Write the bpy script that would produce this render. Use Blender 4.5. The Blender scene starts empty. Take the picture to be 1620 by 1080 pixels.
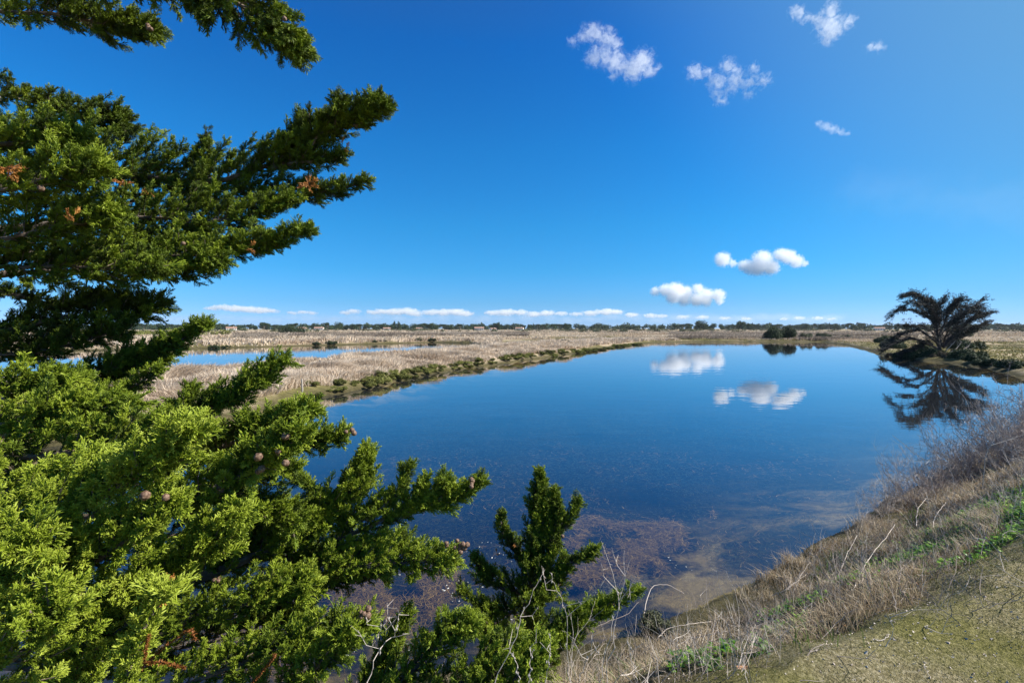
import bpy, math, random
import numpy as np
from mathutils import Vector, Matrix, Quaternion
R = math.radians
scene = bpy.context.scene
col = scene.collection

# ------------------------------------------------------------------ camera
CZ = 3.2                 # eye height above the water
F = 765.0                # focal length in photo pixels (photo 1620 x 1080)
PITCH = math.atan(21.0 / F)
cam_d = bpy.data.cameras.new('camera')
cam = bpy.data.objects.new('camera', cam_d)
col.objects.link(cam)
cam_d.sensor_width = 36.0
cam_d.lens = F / 1620.0 * 36.0
cam_d.clip_start = 0.05
cam_d.clip_end = 40000
cam.location = (0, 0, CZ)
cam.rotation_euler = (math.pi / 2 - PITCH, 0, 0)
scene.camera = cam

# ------------------------------------------------------------------ sky and sun
SUN_AZ, SUN_EL = R(92), R(39)
w = bpy.data.worlds.new('World'); scene.world = w; w.use_nodes = True
nt = w.node_tree; nt.nodes.clear()
wo = nt.nodes.new('ShaderNodeOutputWorld'); bg = nt.nodes.new('ShaderNodeBackground')
sky = nt.nodes.new('ShaderNodeTexSky'); sky.sky_type = 'NISHITA'; sky.sun_disc = False
sky.sun_elevation = SUN_EL; sky.sun_rotation = SUN_AZ
sky.air_density = 1.0; sky.dust_density = 0.15; sky.ozone_density = 3.0; sky.altitude = 0
bg.inputs['Strength'].default_value = 0.057
# grade of the sky by height above the horizon: deep clean autumn blue
tcw = nt.nodes.new('ShaderNodeTexCoord'); spw = nt.nodes.new('ShaderNodeSeparateXYZ'); nt.links.new(tcw.outputs['Generated'], spw.inputs[0])
gr = nt.nodes.new('ShaderNodeValToRGB'); nt.links.new(spw.outputs['Z'], gr.inputs[0])
stops = [(0.0, (.48, .88, 2.0)), (.018, (.46, .87, 1.85)), (.05, (.34, .80, 1.5)), (.115, (.22, .86, 1.42)), (.20, (.17, .93, 1.46)), (.34, (.12, .92, 1.57)), (.50, (.09, .81, 1.62)), (.75, (.45, .75, 1.15)), (1.0, (.55, .78, 1.1))]
while len(gr.color_ramp.elements) < len(stops): gr.color_ramp.elements.new(0.5)
for e, (p_, c_) in zip(gr.color_ramp.elements, stops): e.position = p_; e.color = (c_[0], c_[1], c_[2], 1)
mu = nt.nodes.new('ShaderNodeMix'); mu.data_type = 'RGBA'; mu.blend_type = 'MULTIPLY'; mu.inputs[0].default_value = 1
nt.links.new(sky.outputs[0], mu.inputs[6]); nt.links.new(gr.outputs[0], mu.inputs[7])
# paler veil of thin haze round the sun
dt = nt.nodes.new('ShaderNodeVectorMath'); dt.operation = 'DOT_PRODUCT'; nt.links.new(tcw.outputs['Generated'], dt.inputs[0])
dt.inputs[1].default_value = (math.cos(SUN_EL) * math.sin(SUN_AZ), math.cos(SUN_EL) * math.cos(SUN_AZ), math.sin(SUN_EL))
mr = nt.nodes.new('ShaderNodeMapRange'); mr.interpolation_type = 'SMOOTHSTEP'; nt.links.new(dt.outputs['Value'], mr.inputs[0])
for i_, v_ in ((1, 0.38), (2, 0.9), (3, 0.0), (4, 0.85)): mr.inputs[i_].default_value = v_
vl = nt.nodes.new('ShaderNodeMix'); vl.data_type = 'RGBA'; nt.links.new(mr.outputs[0], vl.inputs[0]); nt.links.new(mu.outputs[2], vl.inputs[6])
vl.inputs[7].default_value = (1.7, 4.0, 6.1, 1)
nt.links.new(vl.outputs[2], bg.inputs['Color'])
nt.links.new(bg.outputs[0], wo.inputs['Surface'])
sd = bpy.data.lights.new('sun', 'SUN'); sd.energy = 5.0; sd.angle = R(0.5); sd.color = (1.0, 0.945, 0.86)
sun = bpy.data.objects.new('sun', sd); col.objects.link(sun)
S = Vector((math.cos(SUN_EL) * math.sin(SUN_AZ), math.cos(SUN_EL) * math.cos(SUN_AZ), math.sin(SUN_EL)))
sun.rotation_euler = S.to_track_quat('Z', 'Y').to_euler(); sun.location = S * 50
scene.view_settings.view_transform = 'Standard'; scene.view_settings.look = 'None'
scene.view_settings.exposure = 0.9; scene.view_settings.gamma = 1.0
scene.view_settings.use_curve_mapping = False
cy = scene.cycles
cy.max_bounces = 12; cy.transparent_max_bounces = 24; cy.volume_bounces = 10; cy.transmission_bounces = 6
cy.diffuse_bounces = 3; cy.glossy_bounces = 3
cy.use_denoising = True; cy.caustics_reflective = False; cy.caustics_refractive = False
cy.sample_clamp_indirect = 6.0

# ------------------------------------------------------------------ helpers
_cf, _sf = math.cos(PITCH), math.sin(PITCH)
def ray(px, py):
    dx = (px - 810) / F; dz = -(py - 540) / F
    return dx, _cf + _sf * dz, -_sf + _cf * dz
def P(px, py, Y):
    x, y, z = ray(px, py); k = Y / y
    return np.array((x * k, Y, CZ + z * k))
def G(px, py, z=0.0):
    x, y, zz = ray(px, py); k = (z - CZ) / zz
    return (x * k, y * k)

def mesh_np(name, V, Fa, mat=None, parent=None, smooth=False, attrs=None, nside=3):
    """V (n,3) floats, Fa (m,nside) ints -> one object"""
    V = np.asarray(V, dtype=np.float32); Fa = np.asarray(Fa, dtype=np.int32)
    me = bpy.data.meshes.new(name)
    me.vertices.add(len(V)); me.vertices.foreach_set('co', V.ravel())
    me.loops.add(Fa.size); me.loops.foreach_set('vertex_index', Fa.ravel())
    me.polygons.add(len(Fa))
    me.polygons.foreach_set('loop_start', np.arange(0, Fa.size, nside, dtype=np.int32))
    me.polygons.foreach_set('use_smooth', np.full(len(Fa), smooth, dtype=bool))
    if attrs:
        for k, a in attrs.items():
            at = me.attributes.new(k, 'FLOAT', 'POINT'); at.data.foreach_set('value', np.asarray(a, dtype=np.float32))
    me.update(calc_edges=True)
    if mat: me.materials.append(mat)
    o = bpy.data.objects.new(name, me); col.objects.link(o)
    if parent: o.parent = parent
    return o

def tag(o, label=None, cat=None, group=None, kind=None):
    if label: o['label'] = label
    if cat: o['category'] = cat
    if group: o['group'] = group
    if kind: o['kind'] = kind
    return o
def empty(name, loc=(0, 0, 0)):
    o = bpy.data.objects.new(name, None); col.objects.link(o); o.location = loc; o.empty_display_size = 0.2
    return o

class Acc:
    """collects triangle geometry"""
    def __init__(s): s.V = []; s.F = []; s.A = []; s.n = 0
    def add(s, V, Fa, a=0.5):
        V = np.asarray(V, dtype=np.float32).reshape(-1, 3)
        s.V.append(V); s.F.append(np.asarray(Fa, dtype=np.int32).reshape(-1, 3) + s.n)
        s.A.append(np.full(len(V), a, dtype=np.float32) if np.isscalar(a) else np.asarray(a, dtype=np.float32)); s.n += len(V)
    def tube(s, pts, rad, sides=5, a=0.5, cap=True):
        pts = np.asarray(pts, dtype=float); n = len(pts)
        rad = np.full(n, rad) if np.isscalar(rad) else np.asarray(rad, dtype=float)
        T = np.gradient(pts, axis=0); T /= np.linalg.norm(T, axis=1)[:, None] + 1e-9
        ref = np.array((0.31, 0.17, 0.93)) if abs(T[0][2]) < 0.9 else np.array((1.0, 0.1, 0.1))
        U = np.cross(T, ref); U /= np.linalg.norm(U, axis=1)[:, None] + 1e-9
        W = np.cross(T, U)
        an = np.linspace(0, 2 * np.pi, sides, endpoint=False)
        V = pts[:, None, :] + rad[:, None, None] * (np.cos(an)[None, :, None] * U[:, None, :] + np.sin(an)[None, :, None] * W[:, None, :])
        V = V.reshape(-1, 3); f = []
        for i in range(n - 1):
            for j in range(sides):
                k = (j + 1) % sides
                p, q, r_, t = i * sides + j, i * sides + k, (i + 1) * sides + k, (i + 1) * sides + j
                f += [(p, q, r_), (p, r_, t)]
        if cap:
            for j in range(1, sides - 1):
                f.append((0, j + 1, j)); b = (n - 1) * sides; f.append((b, b + j, b + j + 1))
        s.add(V, f, a)
    def build(s, name, mat, parent=None, smooth=False):
        if not s.V: return None
        return mesh_np(name, np.concatenate(s.V), np.concatenate(s.F), mat, parent, smooth, {'tint': np.concatenate(s.A)})

# numpy value noise
def _hash(i, j, seed):
    n = (i * 374761393 + j * 668265263 + seed * 974634777) & 0xffffffff
    n = ((n ^ (n >> 13)) * 1274126177) & 0xffffffff
    return ((n ^ (n >> 16)) & 0xffff) / 65535.0
def vnoise(x, y, seed=0):
    x = np.asarray(x, float); y = np.asarray(y, float)
    i = np.floor(x).astype(np.int64); j = np.floor(y).astype(np.int64)
    u = x - i; v = y - j; u = u * u * (3 - 2 * u); v = v * v * (3 - 2 * v)
    a = _hash(i, j, seed); b = _hash(i + 1, j, seed); c = _hash(i, j + 1, seed); d = _hash(i + 1, j + 1, seed)
    return (a * (1 - u) + b * u) * (1 - v) + (c * (1 - u) + d * u) * v
def fbm(x, y, oct=4, seed=0):
    s = 0; am = 0.5; t = 0
    for k in range(oct):
        s = s + am * vnoise(x * 2 ** k, y * 2 ** k, seed + k * 17); t += am; am *= 0.5
    return s / t
def sstep(a, b, x):
    t = np.clip((x - a) / (b - a), 0, 1); return t * t * (3 - 2 * t)
def sdf(x, y, poly):
    """signed distance, negative inside"""
    x = np.asarray(x, float); y = np.asarray(y, float)
    d2 = np.full(x.shape, 1e18); ins = np.zeros(x.shape, bool)
    n = len(poly)
    for i in range(n):
        x0, y0 = poly[i]; x1, y1 = poly[(i + 1) % n]
        ex, ey = x1 - x0, y1 - y0; L = ex * ex + ey * ey + 1e-12
        t = np.clip(((x - x0) * ex + (y - y0) * ey) / L, 0, 1)
        dd = (x - x0 - t * ex) ** 2 + (y - y0 - t * ey) ** 2; d2 = np.minimum(d2, dd)
        c = ((y0 > y) != (y1 > y)) & (x < (x1 - x0) * (y - y0) / ((y1 - y0) if y1 != y0 else 1e-12) + x0)
        ins ^= c
    d = np.sqrt(d2); return np.where(ins, -d, d)

# ------------------------------------------------------------------ materials
def newmat(name):
    m = bpy.data.materials.new(name); m.use_nodes = True; t = m.node_tree; t.nodes.clear()
    o = t.nodes.new('ShaderNodeOutputMaterial'); return m, t, o
def N(t, typ, **kw):
    n = t.nodes.new('ShaderNode' + typ)
    for k, v in kw.items():
        if k.startswith('i_'):
            key = k[2:].replace('_', ' ')
            n.inputs[int(key) if key.isdigit() else key].default_value = v
        else: setattr(n, k, v)
    return n
def ramp(t, fac, stops):
    r = t.nodes.new('ShaderNodeValToRGB'); el = r.color_ramp.elements
    while len(el) < len(stops): el.new(0.5)
    for e, (p, c) in zip(el, stops): e.position = p; e.color = (c[0], c[1], c[2], 1)
    t.links.new(fac, r.inputs[0]); return r.outputs[0]
def mixc(t, fac, a, b):
    m = t.nodes.new('ShaderNodeMix'); m.data_type = 'RGBA'
    for s, v in ((0, fac), (6, a), (7, b)):
        if hasattr(v, 'links') or hasattr(v, 'is_linked'): t.links.new(v, m.inputs[s])
        else: m.inputs[s].default_value = v if s == 0 else (v[0], v[1], v[2], 1)
    return m.outputs[2]
def attr(t, name):
    a = t.nodes.new('ShaderNodeAttribute'); a.attribute_name = name; return a.outputs['Fac']
def math_(t, op, a, b=None, clamp=False):
    m = t.nodes.new('ShaderNodeMath'); m.operation = op; m.use_clamp = clamp
    for s, v in ((0, a), (1, b)):
        if v is None: continue
        if isinstance(v, (int, float)): m.inputs[s].default_value = v
        else: t.links.new(v, m.inputs[s])
    return m.outputs[0]
def plantmat(name, stops, trans=0.35, rough=0.6, tcol=None, spec=0.3, noise=0.0):
    """leafy material: colour from the 'tint' attribute, some light passes through"""
    m, t, o = newmat(name)
    c = ramp(t, attr(t, 'tint'), stops)
    b = N(t, 'BsdfPrincipled', i_Roughness=rough); b.inputs['Specular IOR Level'].default_value = spec
    t.links.new(c, b.inputs['Base Color'])
    if trans > 0:
        tr = N(t, 'BsdfTranslucent')
        mul = mixc(t, 1.0, c, tcol or (1, 1, 1)); mul.node.blend_type = 'MULTIPLY'
        t.links.new(mul, tr.inputs['Color'])
        mx = N(t, 'MixShader'); mx.inputs[0].default_value = trans
        t.links.new(b.outputs[0], mx.inputs[1]); t.links.new(tr.outputs[0], mx.inputs[2]); t.links.new(mx.outputs[0], o.inputs[0])
    else: t.links.new(b.outputs[0], o.inputs[0])
    return m

# ------------------------------------------------------------------ ponds and land
POND = [(-8, 4.6), (-4.5, 4.2), (-1.4, 4.2), (0.4, 4.7), (1.3, 5.0), (2.3, 5.6), (3.8, 6.5), (5.3, 7.6), (8.5, 9.9), (12, 12.3), (16, 15.2), (22, 18.6), (30, 23),
        (34.5, 25), (34.6, 28.5), (33.2, 31.4), (35.4, 34.5), (37.5, 38), (39.6, 42), (40.9, 45.3), (41.2, 48.5), (43.5, 54.5), (47, 62), (52, 71), (57, 80), (65, 94), (69, 106), (72, 112),
        (60, 113.5), (44, 115), (33, 110), (23, 94), (14, 76), (7, 59.7), (4, 53), (1.25, 48), (-1.6, 42), (-3.9, 37), (-5.5, 33), (-6.7, 30.2), (-7.3, 27), (-8.1, 24.7), (-9.4, 21.7), (-9.7, 18.5), (-11, 15.2), (-13, 12), (-13.5, 8)]
POND2 = [(-24, 16), (-23, 22), (-21.4, 28.7), (-16.7, 42), (-9, 55), (-5, 66), (-4, 80), (-9, 102), (-18, 108), (-30, 95), (-43, 82), (-56, 70), (-80, 62), (-120, 55), (-130, 30), (-70, 16)]
POND3 = [(96, 128), (112, 128), (132, 160), (128, 182), (112, 180), (104, 150)]
POND4 = [(75, 66), (130, 66), (150, 90), (84, 88)]
POND5 = [(-3, 150), (14, 136), (26, 150), (8, 170), (-60, 182), (-70, 172)]
NEAR = [(-80, 6), (-14, 6.5), (-8, 4.6), (-4.5, 4.2), (-1.4, 4.2), (0.4, 4.7), (1.3, 5.0), (2.3, 5.6), (3.8, 6.5), (5.3, 7.6), (8.5, 9.9), (12, 12.3), (16, 15.2), (22, 18.6), (30, 23), (90, 56), (120, -60), (-80, -60)]
def land(x, y):
    x = np.asarray(x, float); y = np.asarray(y, float)
    wob = (fbm(x * 0.9, y * 0.9, 3, 5) - 0.5) * 0.55 + (fbm(x * 0.13, y * 0.13, 2, 9) - 0.5) * np.clip(np.hypot(x, y) / 40, 0, 1) * 1.1
    d1 = sdf(x, y, POND); d = d1
    for p in (POND2, POND3, POND4, POND5): d = np.minimum(d, sdf(x, y, p))
    dw = d + wob * np.clip(np.hypot(x, y) / 25, 0.35, 1)
    r = np.hypot(x, y)
    # muddy ditches between the far reed beds
    q = y + 0.16 * x + 14 * (fbm(x * 0.012, y * 0.012, 3, 3) - 0.5)
    far = sstep(118, 135, y) * (1 - sstep(420, 520, r))
    ditch = np.abs(((q / np.maximum(18, q * 0.16)) % 1.0) - 0.5)
    L = 0.42 + 0.14 * (fbm(x * 0.35, y * 0.35, 3, 1) - 0.5) * 2 + 0.3 * sstep(200, 600, r)
    L = L - far * 0.55 * sstep(0.42, 0.5, ditch)
    # dykes: left one rises towards its crown
    L = L + 0.25 * np.exp(-((d - 5) / 2.5) ** 2) * (1 - sstep(120, 200, r)) * (x < 30)
    up = L * (1 - np.exp(-np.maximum(dw, 0) / 0.55))
    dn = -np.minimum(0.75, -np.minimum(dw, 0) * 0.2)
    z = np.where(dw > 0, up, dn)
    # the near dyke with the path
    ins = -sdf(x, y, NEAR) + (fbm(x * 1.6, y * 1.6, 3, 21) - 0.5) * 0.35
    nz = 1.53 * (0.55 * np.clip(ins / 2.6, 0, 1) ** 1.5 + 0.45 * sstep(0.2, 2.7, ins)) + 0.05 * sstep(0, 0.15, ins) + 0.16 * (fbm(x * 2.2, y * 2.2, 4, 31) - 0.5) * sstep(0, 0.5, ins) * (1 - sstep(2.0, 2.9, ins)) \
        + 0.022 * (fbm(x * 5, y * 5, 4, 41) - 0.5) * sstep(2, 3, ins)
    z = np.where(ins > 0, np.maximum(nz, np.where(dw > 0, 0, dn) * (1 - sstep(0, 0.4, ins))), z)
    return z, dw, ins
def landz(x, y): return float(land(np.array([x]), np.array([y]))[0][0])
def Gz(px, py):
    """photo pixel -> point on the land (marches along the ray)"""
    d = np.array(ray(px, py)); k = np.linspace(1.0, 260, 6000) ** 1.0
    X = d[0] * k; Y = d[1] * k; Z = CZ + d[2] * k
    z = land(X, Y)[0]; hit = np.nonzero(Z < np.maximum(z, 0))[0]
    i = hit[0] if len(hit) else -1
    return (X[i], Y[i], max(z[i], 0.0))

def build_ground():
    rr = [0.0]; r = 0.35
    while r < 2600:
        rr.append(r); r *= 1.0135 if 1.2 < r < 300 else 1.05
    rr = np.array(rr[1:])
    an = np.concatenate([np.linspace(R(-62), R(62), 620), np.linspace(R(62), R(298), 90)[1:-1]])
    na = len(an)
    X = np.outer(rr, np.sin(an)).ravel(); Y = np.outer(rr, np.cos(an)).ravel()
    z, dw, ins = land(X, Y)
    V = np.stack([X, Y, z], 1)
    i, j = np.meshgrid(np.arange(len(rr) - 1), np.arange(na), indexing='ij')
    k = (j + 1) % na
    q = np.stack([i * na + j, (i + 1) * na + j, (i + 1) * na + k, i * na + k], -1).reshape(-1, 4)
    q = q[:, ::-1]
    V = np.concatenate([V, [[0, 0, landz(0, 0)]]])
    c = len(V) - 1
    jj = np.arange(na); fan = np.stack([jj, (jj + 1) % na, np.full(na, c), np.full(na, c)], 1)
    tri = np.concatenate([q[:, [0, 1, 2]], q[:, [0, 2, 3]], fan[:, [0, 2, 1]][:, ::-1][:, ::-1]])
    e = lambda a: np.concatenate([a, [a[0]]])
    return mesh_np('ground', V, tri, M_ground(), smooth=True, attrs={'shore': e(dw), 'dyke': e(ins)})

def M_ground():
    m, t, o = newmat('ground_soil')
    tc = N(t, 'TexCoord').outputs['Object']
    def noise(sc, det=6, rough=0.6, dist=0.0):
        n = N(t, 'TexNoise', i_Scale=sc, i_Detail=det, i_Roughness=rough, i_Distortion=dist); t.links.new(tc, n.inputs['Vector']); return n.outputs['Fac']
    # path: short mossy turf over pale grit
    pn = noise(1.1, 5, .65); pf = noise(60, 3, .7)
    moss = ramp(t, pf, [(0.3, (0.06, 0.06, 0.016)), (0.5, (0.15, 0.14, 0.042)), (0.7, (0.26, 0.23, 0.10))])
    dirt = ramp(t, pf, [(0.3, (0.10, 0.085, 0.04)), (0.5, (0.22, 0.185, 0.10)), (0.72, (0.42, 0.37, 0.25))])
    sel = ramp(t, pn, [(0.4, (0, 0, 0)), (0.62, (1, 1, 1))])
    path = mixc(t, sel, moss, dirt)
    # bank soil with litter
    bn = noise(9, 8, .7, .3)
    bank = ramp(t, bn, [(0.3, (0.035, 0.03, 0.018)), (0.5, (0.12, 0.095, 0.055)), (0.7, (0.26, 0.21, 0.14))])
    f1 = math_(t, 'ADD', attr(t, 'dyke'), math_(t, 'MULTIPLY', math_(t, 'SUBTRACT', noise(2.5), 0.5), 0.9))
    fp = ramp(t, math_(t, 'MULTIPLY', f1, 0.25), [(0.53, (0, 0, 0)), (0.61, (1, 1, 1))])
    near = mixc(t, fp, bank, path)
    # marsh land further out
    mn = noise(0.12, 7, .65, .4); mf = noise(1.8, 6, .7)
    tan = ramp(t, mf, [(0.3, (0.22, 0.165, 0.10)), (0.5, (0.38, 0.30, 0.20)), (0.7, (0.52, 0.43, 0.31))])
    olive = ramp(t, mf, [(0.3, (0.055, 0.055, 0.018)), (0.55, (0.16, 0.14, 0.055)), (0.75, (0.28, 0.24, 0.12))])
    ms = ramp(t, mn, [(0.46, (0, 0, 0)), (0.56, (1, 1, 1))])
    marsh = mixc(t, ms, tan, olive)
    gd = ramp(t, math_(t, 'MULTIPLY', math_(t, 'ADD', attr(t, 'dyke'), 0.0), 1.0), [(0.0, (0, 0, 0)), (0.03, (1, 1, 1))])
    dry = mixc(t, gd, marsh, near)
    # wet margin and pond floor
    un = noise(0.55, 6, .6, .8); uf = noise(7, 7, .75, .5)
    floor = ramp(t, uf, [(0.3, (0.008, 0.011, 0.010)), (0.52, (0.022, 0.024, 0.018)), (0.72, (0.075, 0.06, 0.038))])
    silt = ramp(t, uf, [(0.3, (0.16, 0.125, 0.055)), (0.6, (0.30, 0.24, 0.12))])
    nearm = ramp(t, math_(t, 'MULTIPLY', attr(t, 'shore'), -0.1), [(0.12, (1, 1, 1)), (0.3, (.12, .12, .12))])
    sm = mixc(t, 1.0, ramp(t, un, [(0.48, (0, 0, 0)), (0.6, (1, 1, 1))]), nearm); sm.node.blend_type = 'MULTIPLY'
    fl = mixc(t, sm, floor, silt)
    deep = ramp(t, math_(t, 'MULTIPLY', attr(t, 'shore'), -0.1), [(0.03, (0.9, 0.9, 0.9)), (0.45, (0.2, 0.26, 0.4))])  # light lost in deep water, painted into the floor colour: darker and bluer offshore
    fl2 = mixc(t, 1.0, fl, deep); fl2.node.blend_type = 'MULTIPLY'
    geo = N(t, 'NewGeometry'); sep = N(t, 'SeparateXYZ'); t.links.new(geo.outputs['Position'], sep.inputs[0])
    hz = math_(t, 'ADD', sep.outputs['Z'], math_(t, 'MULTIPLY', math_(t, 'SUBTRACT', noise(4), .5), .06))
    wet = ramp(t, math_(t, 'MULTIPLY', hz, 2.0), [(0.0, (0, 0, 0)), (0.04, (1, 1, 1))])
    mudr = ramp(t, math_(t, 'MULTIPLY', hz, 2.0), [(0.2, (0, 0, 0)), (0.75, (1, 1, 1))])
    mud = ramp(t, uf, [(0.3, (0.03, 0.026, 0.012)), (0.6, (0.10, 0.085, 0.04))])
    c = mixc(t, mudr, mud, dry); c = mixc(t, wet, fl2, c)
    b = N(t, 'BsdfPrincipled', i_Roughness=0.95); b.inputs['Specular IOR Level'].default_value = 0.1
    t.links.new(c, b.inputs['Base Color'])
    bp = N(t, 'Bump', i_Strength=0.9, i_Distance=0.02)
    hsum = math_(t, 'ADD', noise(90, 3, .7), math_(t, 'MULTIPLY', noise(18, 6, .7), 1.5))
    t.links.new(hsum, bp.inputs['Height']); t.links.new(bp.outputs[0], b.inputs['Normal'])
    t.links.new(b.outputs[0], o.inputs[0])
    return m

def M_water():
    m, t, o = newmat('pond_water')
    tc = N(t, 'TexCoord').outputs['Object']
    n1 = N(t, 'TexNoise', i_Scale=0.9, i_Detail=3.0, i_Roughness=0.55); mp = N(t, 'Mapping'); mp.inputs['Scale'].default_value = (0.6, 1.0, 1)
    t.links.new(tc, mp.inputs[0]); t.links.new(mp.outputs[0], n1.inputs['Vector'])
    bp = N(t, 'Bump', i_Strength=0.35, i_Distance=0.012); t.links.new(n1.outputs[0], bp.inputs['Height'])
    n2 = N(t, 'TexNoise', i_Scale=0.05, i_Detail=3.0, i_Roughness=0.5, i_Distortion=0.6); mp2 = N(t, 'Mapping'); mp2.inputs['Scale'].default_value = (0.5, 1.6, 1); t.links.new(tc, mp2.inputs[0]); t.links.new(mp2.outputs[0], n2.inputs['Vector'])
    mr2 = N(t, 'MapRange'); t.links.new(n2.outputs[0], mr2.inputs[0]); mr2.inputs[1].default_value = .42; mr2.inputs[2].default_value = .62; mr2.inputs[3].default_value = .22; mr2.inputs[4].default_value = .95; t.links.new(mr2.outputs[0], bp.inputs['Strength'])
    ge = N(t, 'NewGeometry'); dp = N(t, 'VectorMath', operation='DOT_PRODUCT'); t.links.new(ge.outputs['Incoming'], dp.inputs[0]); t.links.new(bp.outputs[0], dp.inputs[1])
    cc_ = math_(t, 'SUBTRACT', 1.0, math_(t, 'ABSOLUTE', dp.outputs['Value']), True)
    frs = math_(t, 'ADD', math_(t, 'MULTIPLY', math_(t, 'POWER', cc_, 3.7), 0.96), 0.018, True)   # reflectance, same from both sides
    gl = N(t, 'BsdfGlossy', i_Roughness=0.012); gl.inputs['Color'].default_value = (0.97, 0.98, 1, 1)
    t.links.new(bp.outputs[0], gl.inputs['Normal'])
    tr = N(t, 'BsdfTransparent'); tr.inputs['Color'].default_value = (0.93, 0.89, 0.72, 1)
    df = N(t, 'BsdfDiffuse'); df.inputs['Color'].default_value = (0.012, 0.06, 0.25, 1)
    body = N(t, 'MixShader'); body.inputs[0].default_value = 0.05
    t.links.new(tr.outputs[0], body.inputs[1]); t.links.new(df.outputs[0], body.inputs[2])
    mx = N(t, 'MixShader'); t.links.new(frs, mx.inputs[0]); t.links.new(body.outputs[0], mx.inputs[1]); t.links.new(gl.outputs[0], mx.inputs[2])
    t.links.new(mx.outputs[0], o.inputs[0]); return m

tag(build_ground(), kind='structure')
me = bpy.data.meshes.new('water')
me.from_pydata([(-150, 2, 0), (170, 2, 0), (170, 200, 0), (-150, 200, 0)], [], [(0, 1, 2, 3)]); me.materials.append(M_water())
water = bpy.data.objects.new('water', me); col.objects.link(water); tag(water, kind='structure')

# ------------------------------------------------------------------ cypress
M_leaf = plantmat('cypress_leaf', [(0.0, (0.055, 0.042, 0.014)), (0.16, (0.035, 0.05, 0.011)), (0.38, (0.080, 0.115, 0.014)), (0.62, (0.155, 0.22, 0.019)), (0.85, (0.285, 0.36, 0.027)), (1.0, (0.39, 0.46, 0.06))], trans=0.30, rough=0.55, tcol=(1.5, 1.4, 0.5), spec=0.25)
M_dead = plantmat('dead_spray', [(0, (0.16, 0.05, 0.012)), (1, (0.55, 0.25, 0.06))], trans=0.2)
def M_bark_():
    m, t, o = newmat('bark')
    tc = N(t, 'TexCoord').outputs['Object']
    n = N(t, 'TexNoise', i_Scale=14.0, i_Detail=8.0, i_Roughness=0.7); mp = N(t, 'Mapping'); mp.inputs['Scale'].default_value = (1, 1, .35)
    t.links.new(tc, mp.inputs[0]); t.links.new(mp.outputs[0], n.inputs['Vector'])
    c = ramp(t, n.outputs[0], [(0.3, (0.045, 0.032, 0.024)), (0.55, (0.17, 0.13, 0.10)), (0.75, (0.34, 0.28, 0.23))])
    b = N(t, 'BsdfPrincipled', i_Roughness=0.9); t.links.new(c, b.inputs['Base Color'])
    bp = N(t, 'Bump', i_Strength=0.8, i_Distance=0.01); t.links.new(n.outputs[0], bp.inputs['Height']); t.links.new(bp.outputs[0], b.inputs['Normal'])
    t.links.new(b.outputs[0], o.inputs[0]); return m
M_bark = M_bark_()
def M_cone_():
    m, t, o = newmat('cone_scales')
    tc = N(t, 'TexCoord').outputs['Object']
    n = N(t, 'TexVoronoi', i_Scale=130.0); t.links.new(tc, n.inputs['Vector'])
    c = ramp(t, n.outputs['Distance'], [(0.1, (0.25, 0.165, 0.115)), (0.5, (0.15, 0.09, 0.055)), (0.8, (0.07, 0.035, 0.02))])
    b = N(t, 'BsdfPrincipled', i_Roughness=0.7); t.links.new(c, b.inputs['Base Color'])
    t.links.new(b.outputs[0], o.inputs[0]); return m
M_cone = M_cone_()

def finger(V, Fc, A, p, d, L, r, a0, a1, rng, detail):
    """one scaly shoot: a thin tapered 3-sided prism, slightly bent"""
    d = d / (np.linalg.norm(d) + 1e-9)
    u = np.cross(d, rng.normal(size=3)); u /= np.linalg.norm(u) + 1e-9; v = np.cross(d, u)
    b = len(V)
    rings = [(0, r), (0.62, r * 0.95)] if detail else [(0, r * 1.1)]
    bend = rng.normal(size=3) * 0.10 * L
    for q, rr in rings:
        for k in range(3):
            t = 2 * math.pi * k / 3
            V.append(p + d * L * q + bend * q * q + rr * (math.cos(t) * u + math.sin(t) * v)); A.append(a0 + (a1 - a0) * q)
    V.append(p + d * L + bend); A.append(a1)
    for i in range(len(rings) - 1):
        for k in range(3):
            a, c = b + i * 3 + k, b + i * 3 + (k + 1) % 3
            Fc.append((a, c, c + 3)); Fc.append((a, c + 3, a + 3))
    o_ = b + 3 * (len(rings) - 1)
    for k in range(3): Fc.append((o_ + k, o_ + (k + 1) % 3, b + 3 * len(rings)))
def spray_proto(seed, nb, thick, detail, open_=1.0):
    """a plume about 1 long growing along +Z from the origin"""
    rng = np.random.default_rng(seed); V = []; Fc = []; A = []
    curve = rng.normal(size=3) * 0.10; curve[2] = 0
    def ax(t): return np.array((curve[0] * t * t, curve[1] * t * t, t * 0.92))
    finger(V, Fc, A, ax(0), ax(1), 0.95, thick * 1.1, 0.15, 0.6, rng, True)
    ph = rng.uniform(0, 6.28)
    for i in range(nb):
        t = 0.08 + 0.86 * i / nb; p = ax(t); an = ph + (i % 2) * math.pi + rng.normal() * 0.55
        side = np.array((math.cos(an), math.sin(an), 0))
        spread = (0.55 + 0.25 * rng.random()) * open_
        d = side * math.sin(spread) + np.array((0, 0, math.cos(spread)))
        L = (0.42 * (1 - t) + 0.17) * rng.uniform(0.8, 1.2)
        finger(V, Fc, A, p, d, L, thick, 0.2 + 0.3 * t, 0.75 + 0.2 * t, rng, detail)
        ns = 3 if L > 0.28 else 2
        for k in range(ns):
            tt = 0.25 + 0.6 * k / ns + rng.random() * .1
            w = np.cross(d, rng.normal(size=3)); w /= np.linalg.norm(w) + 1e-9
            d2 = d * 0.75 + w * 0.62 + np.array((0, 0, 0.15))
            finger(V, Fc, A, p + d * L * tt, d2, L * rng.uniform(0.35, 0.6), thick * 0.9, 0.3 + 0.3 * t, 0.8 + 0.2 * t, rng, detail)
    return np.array(V), np.array(Fc), np.array(A)
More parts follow.
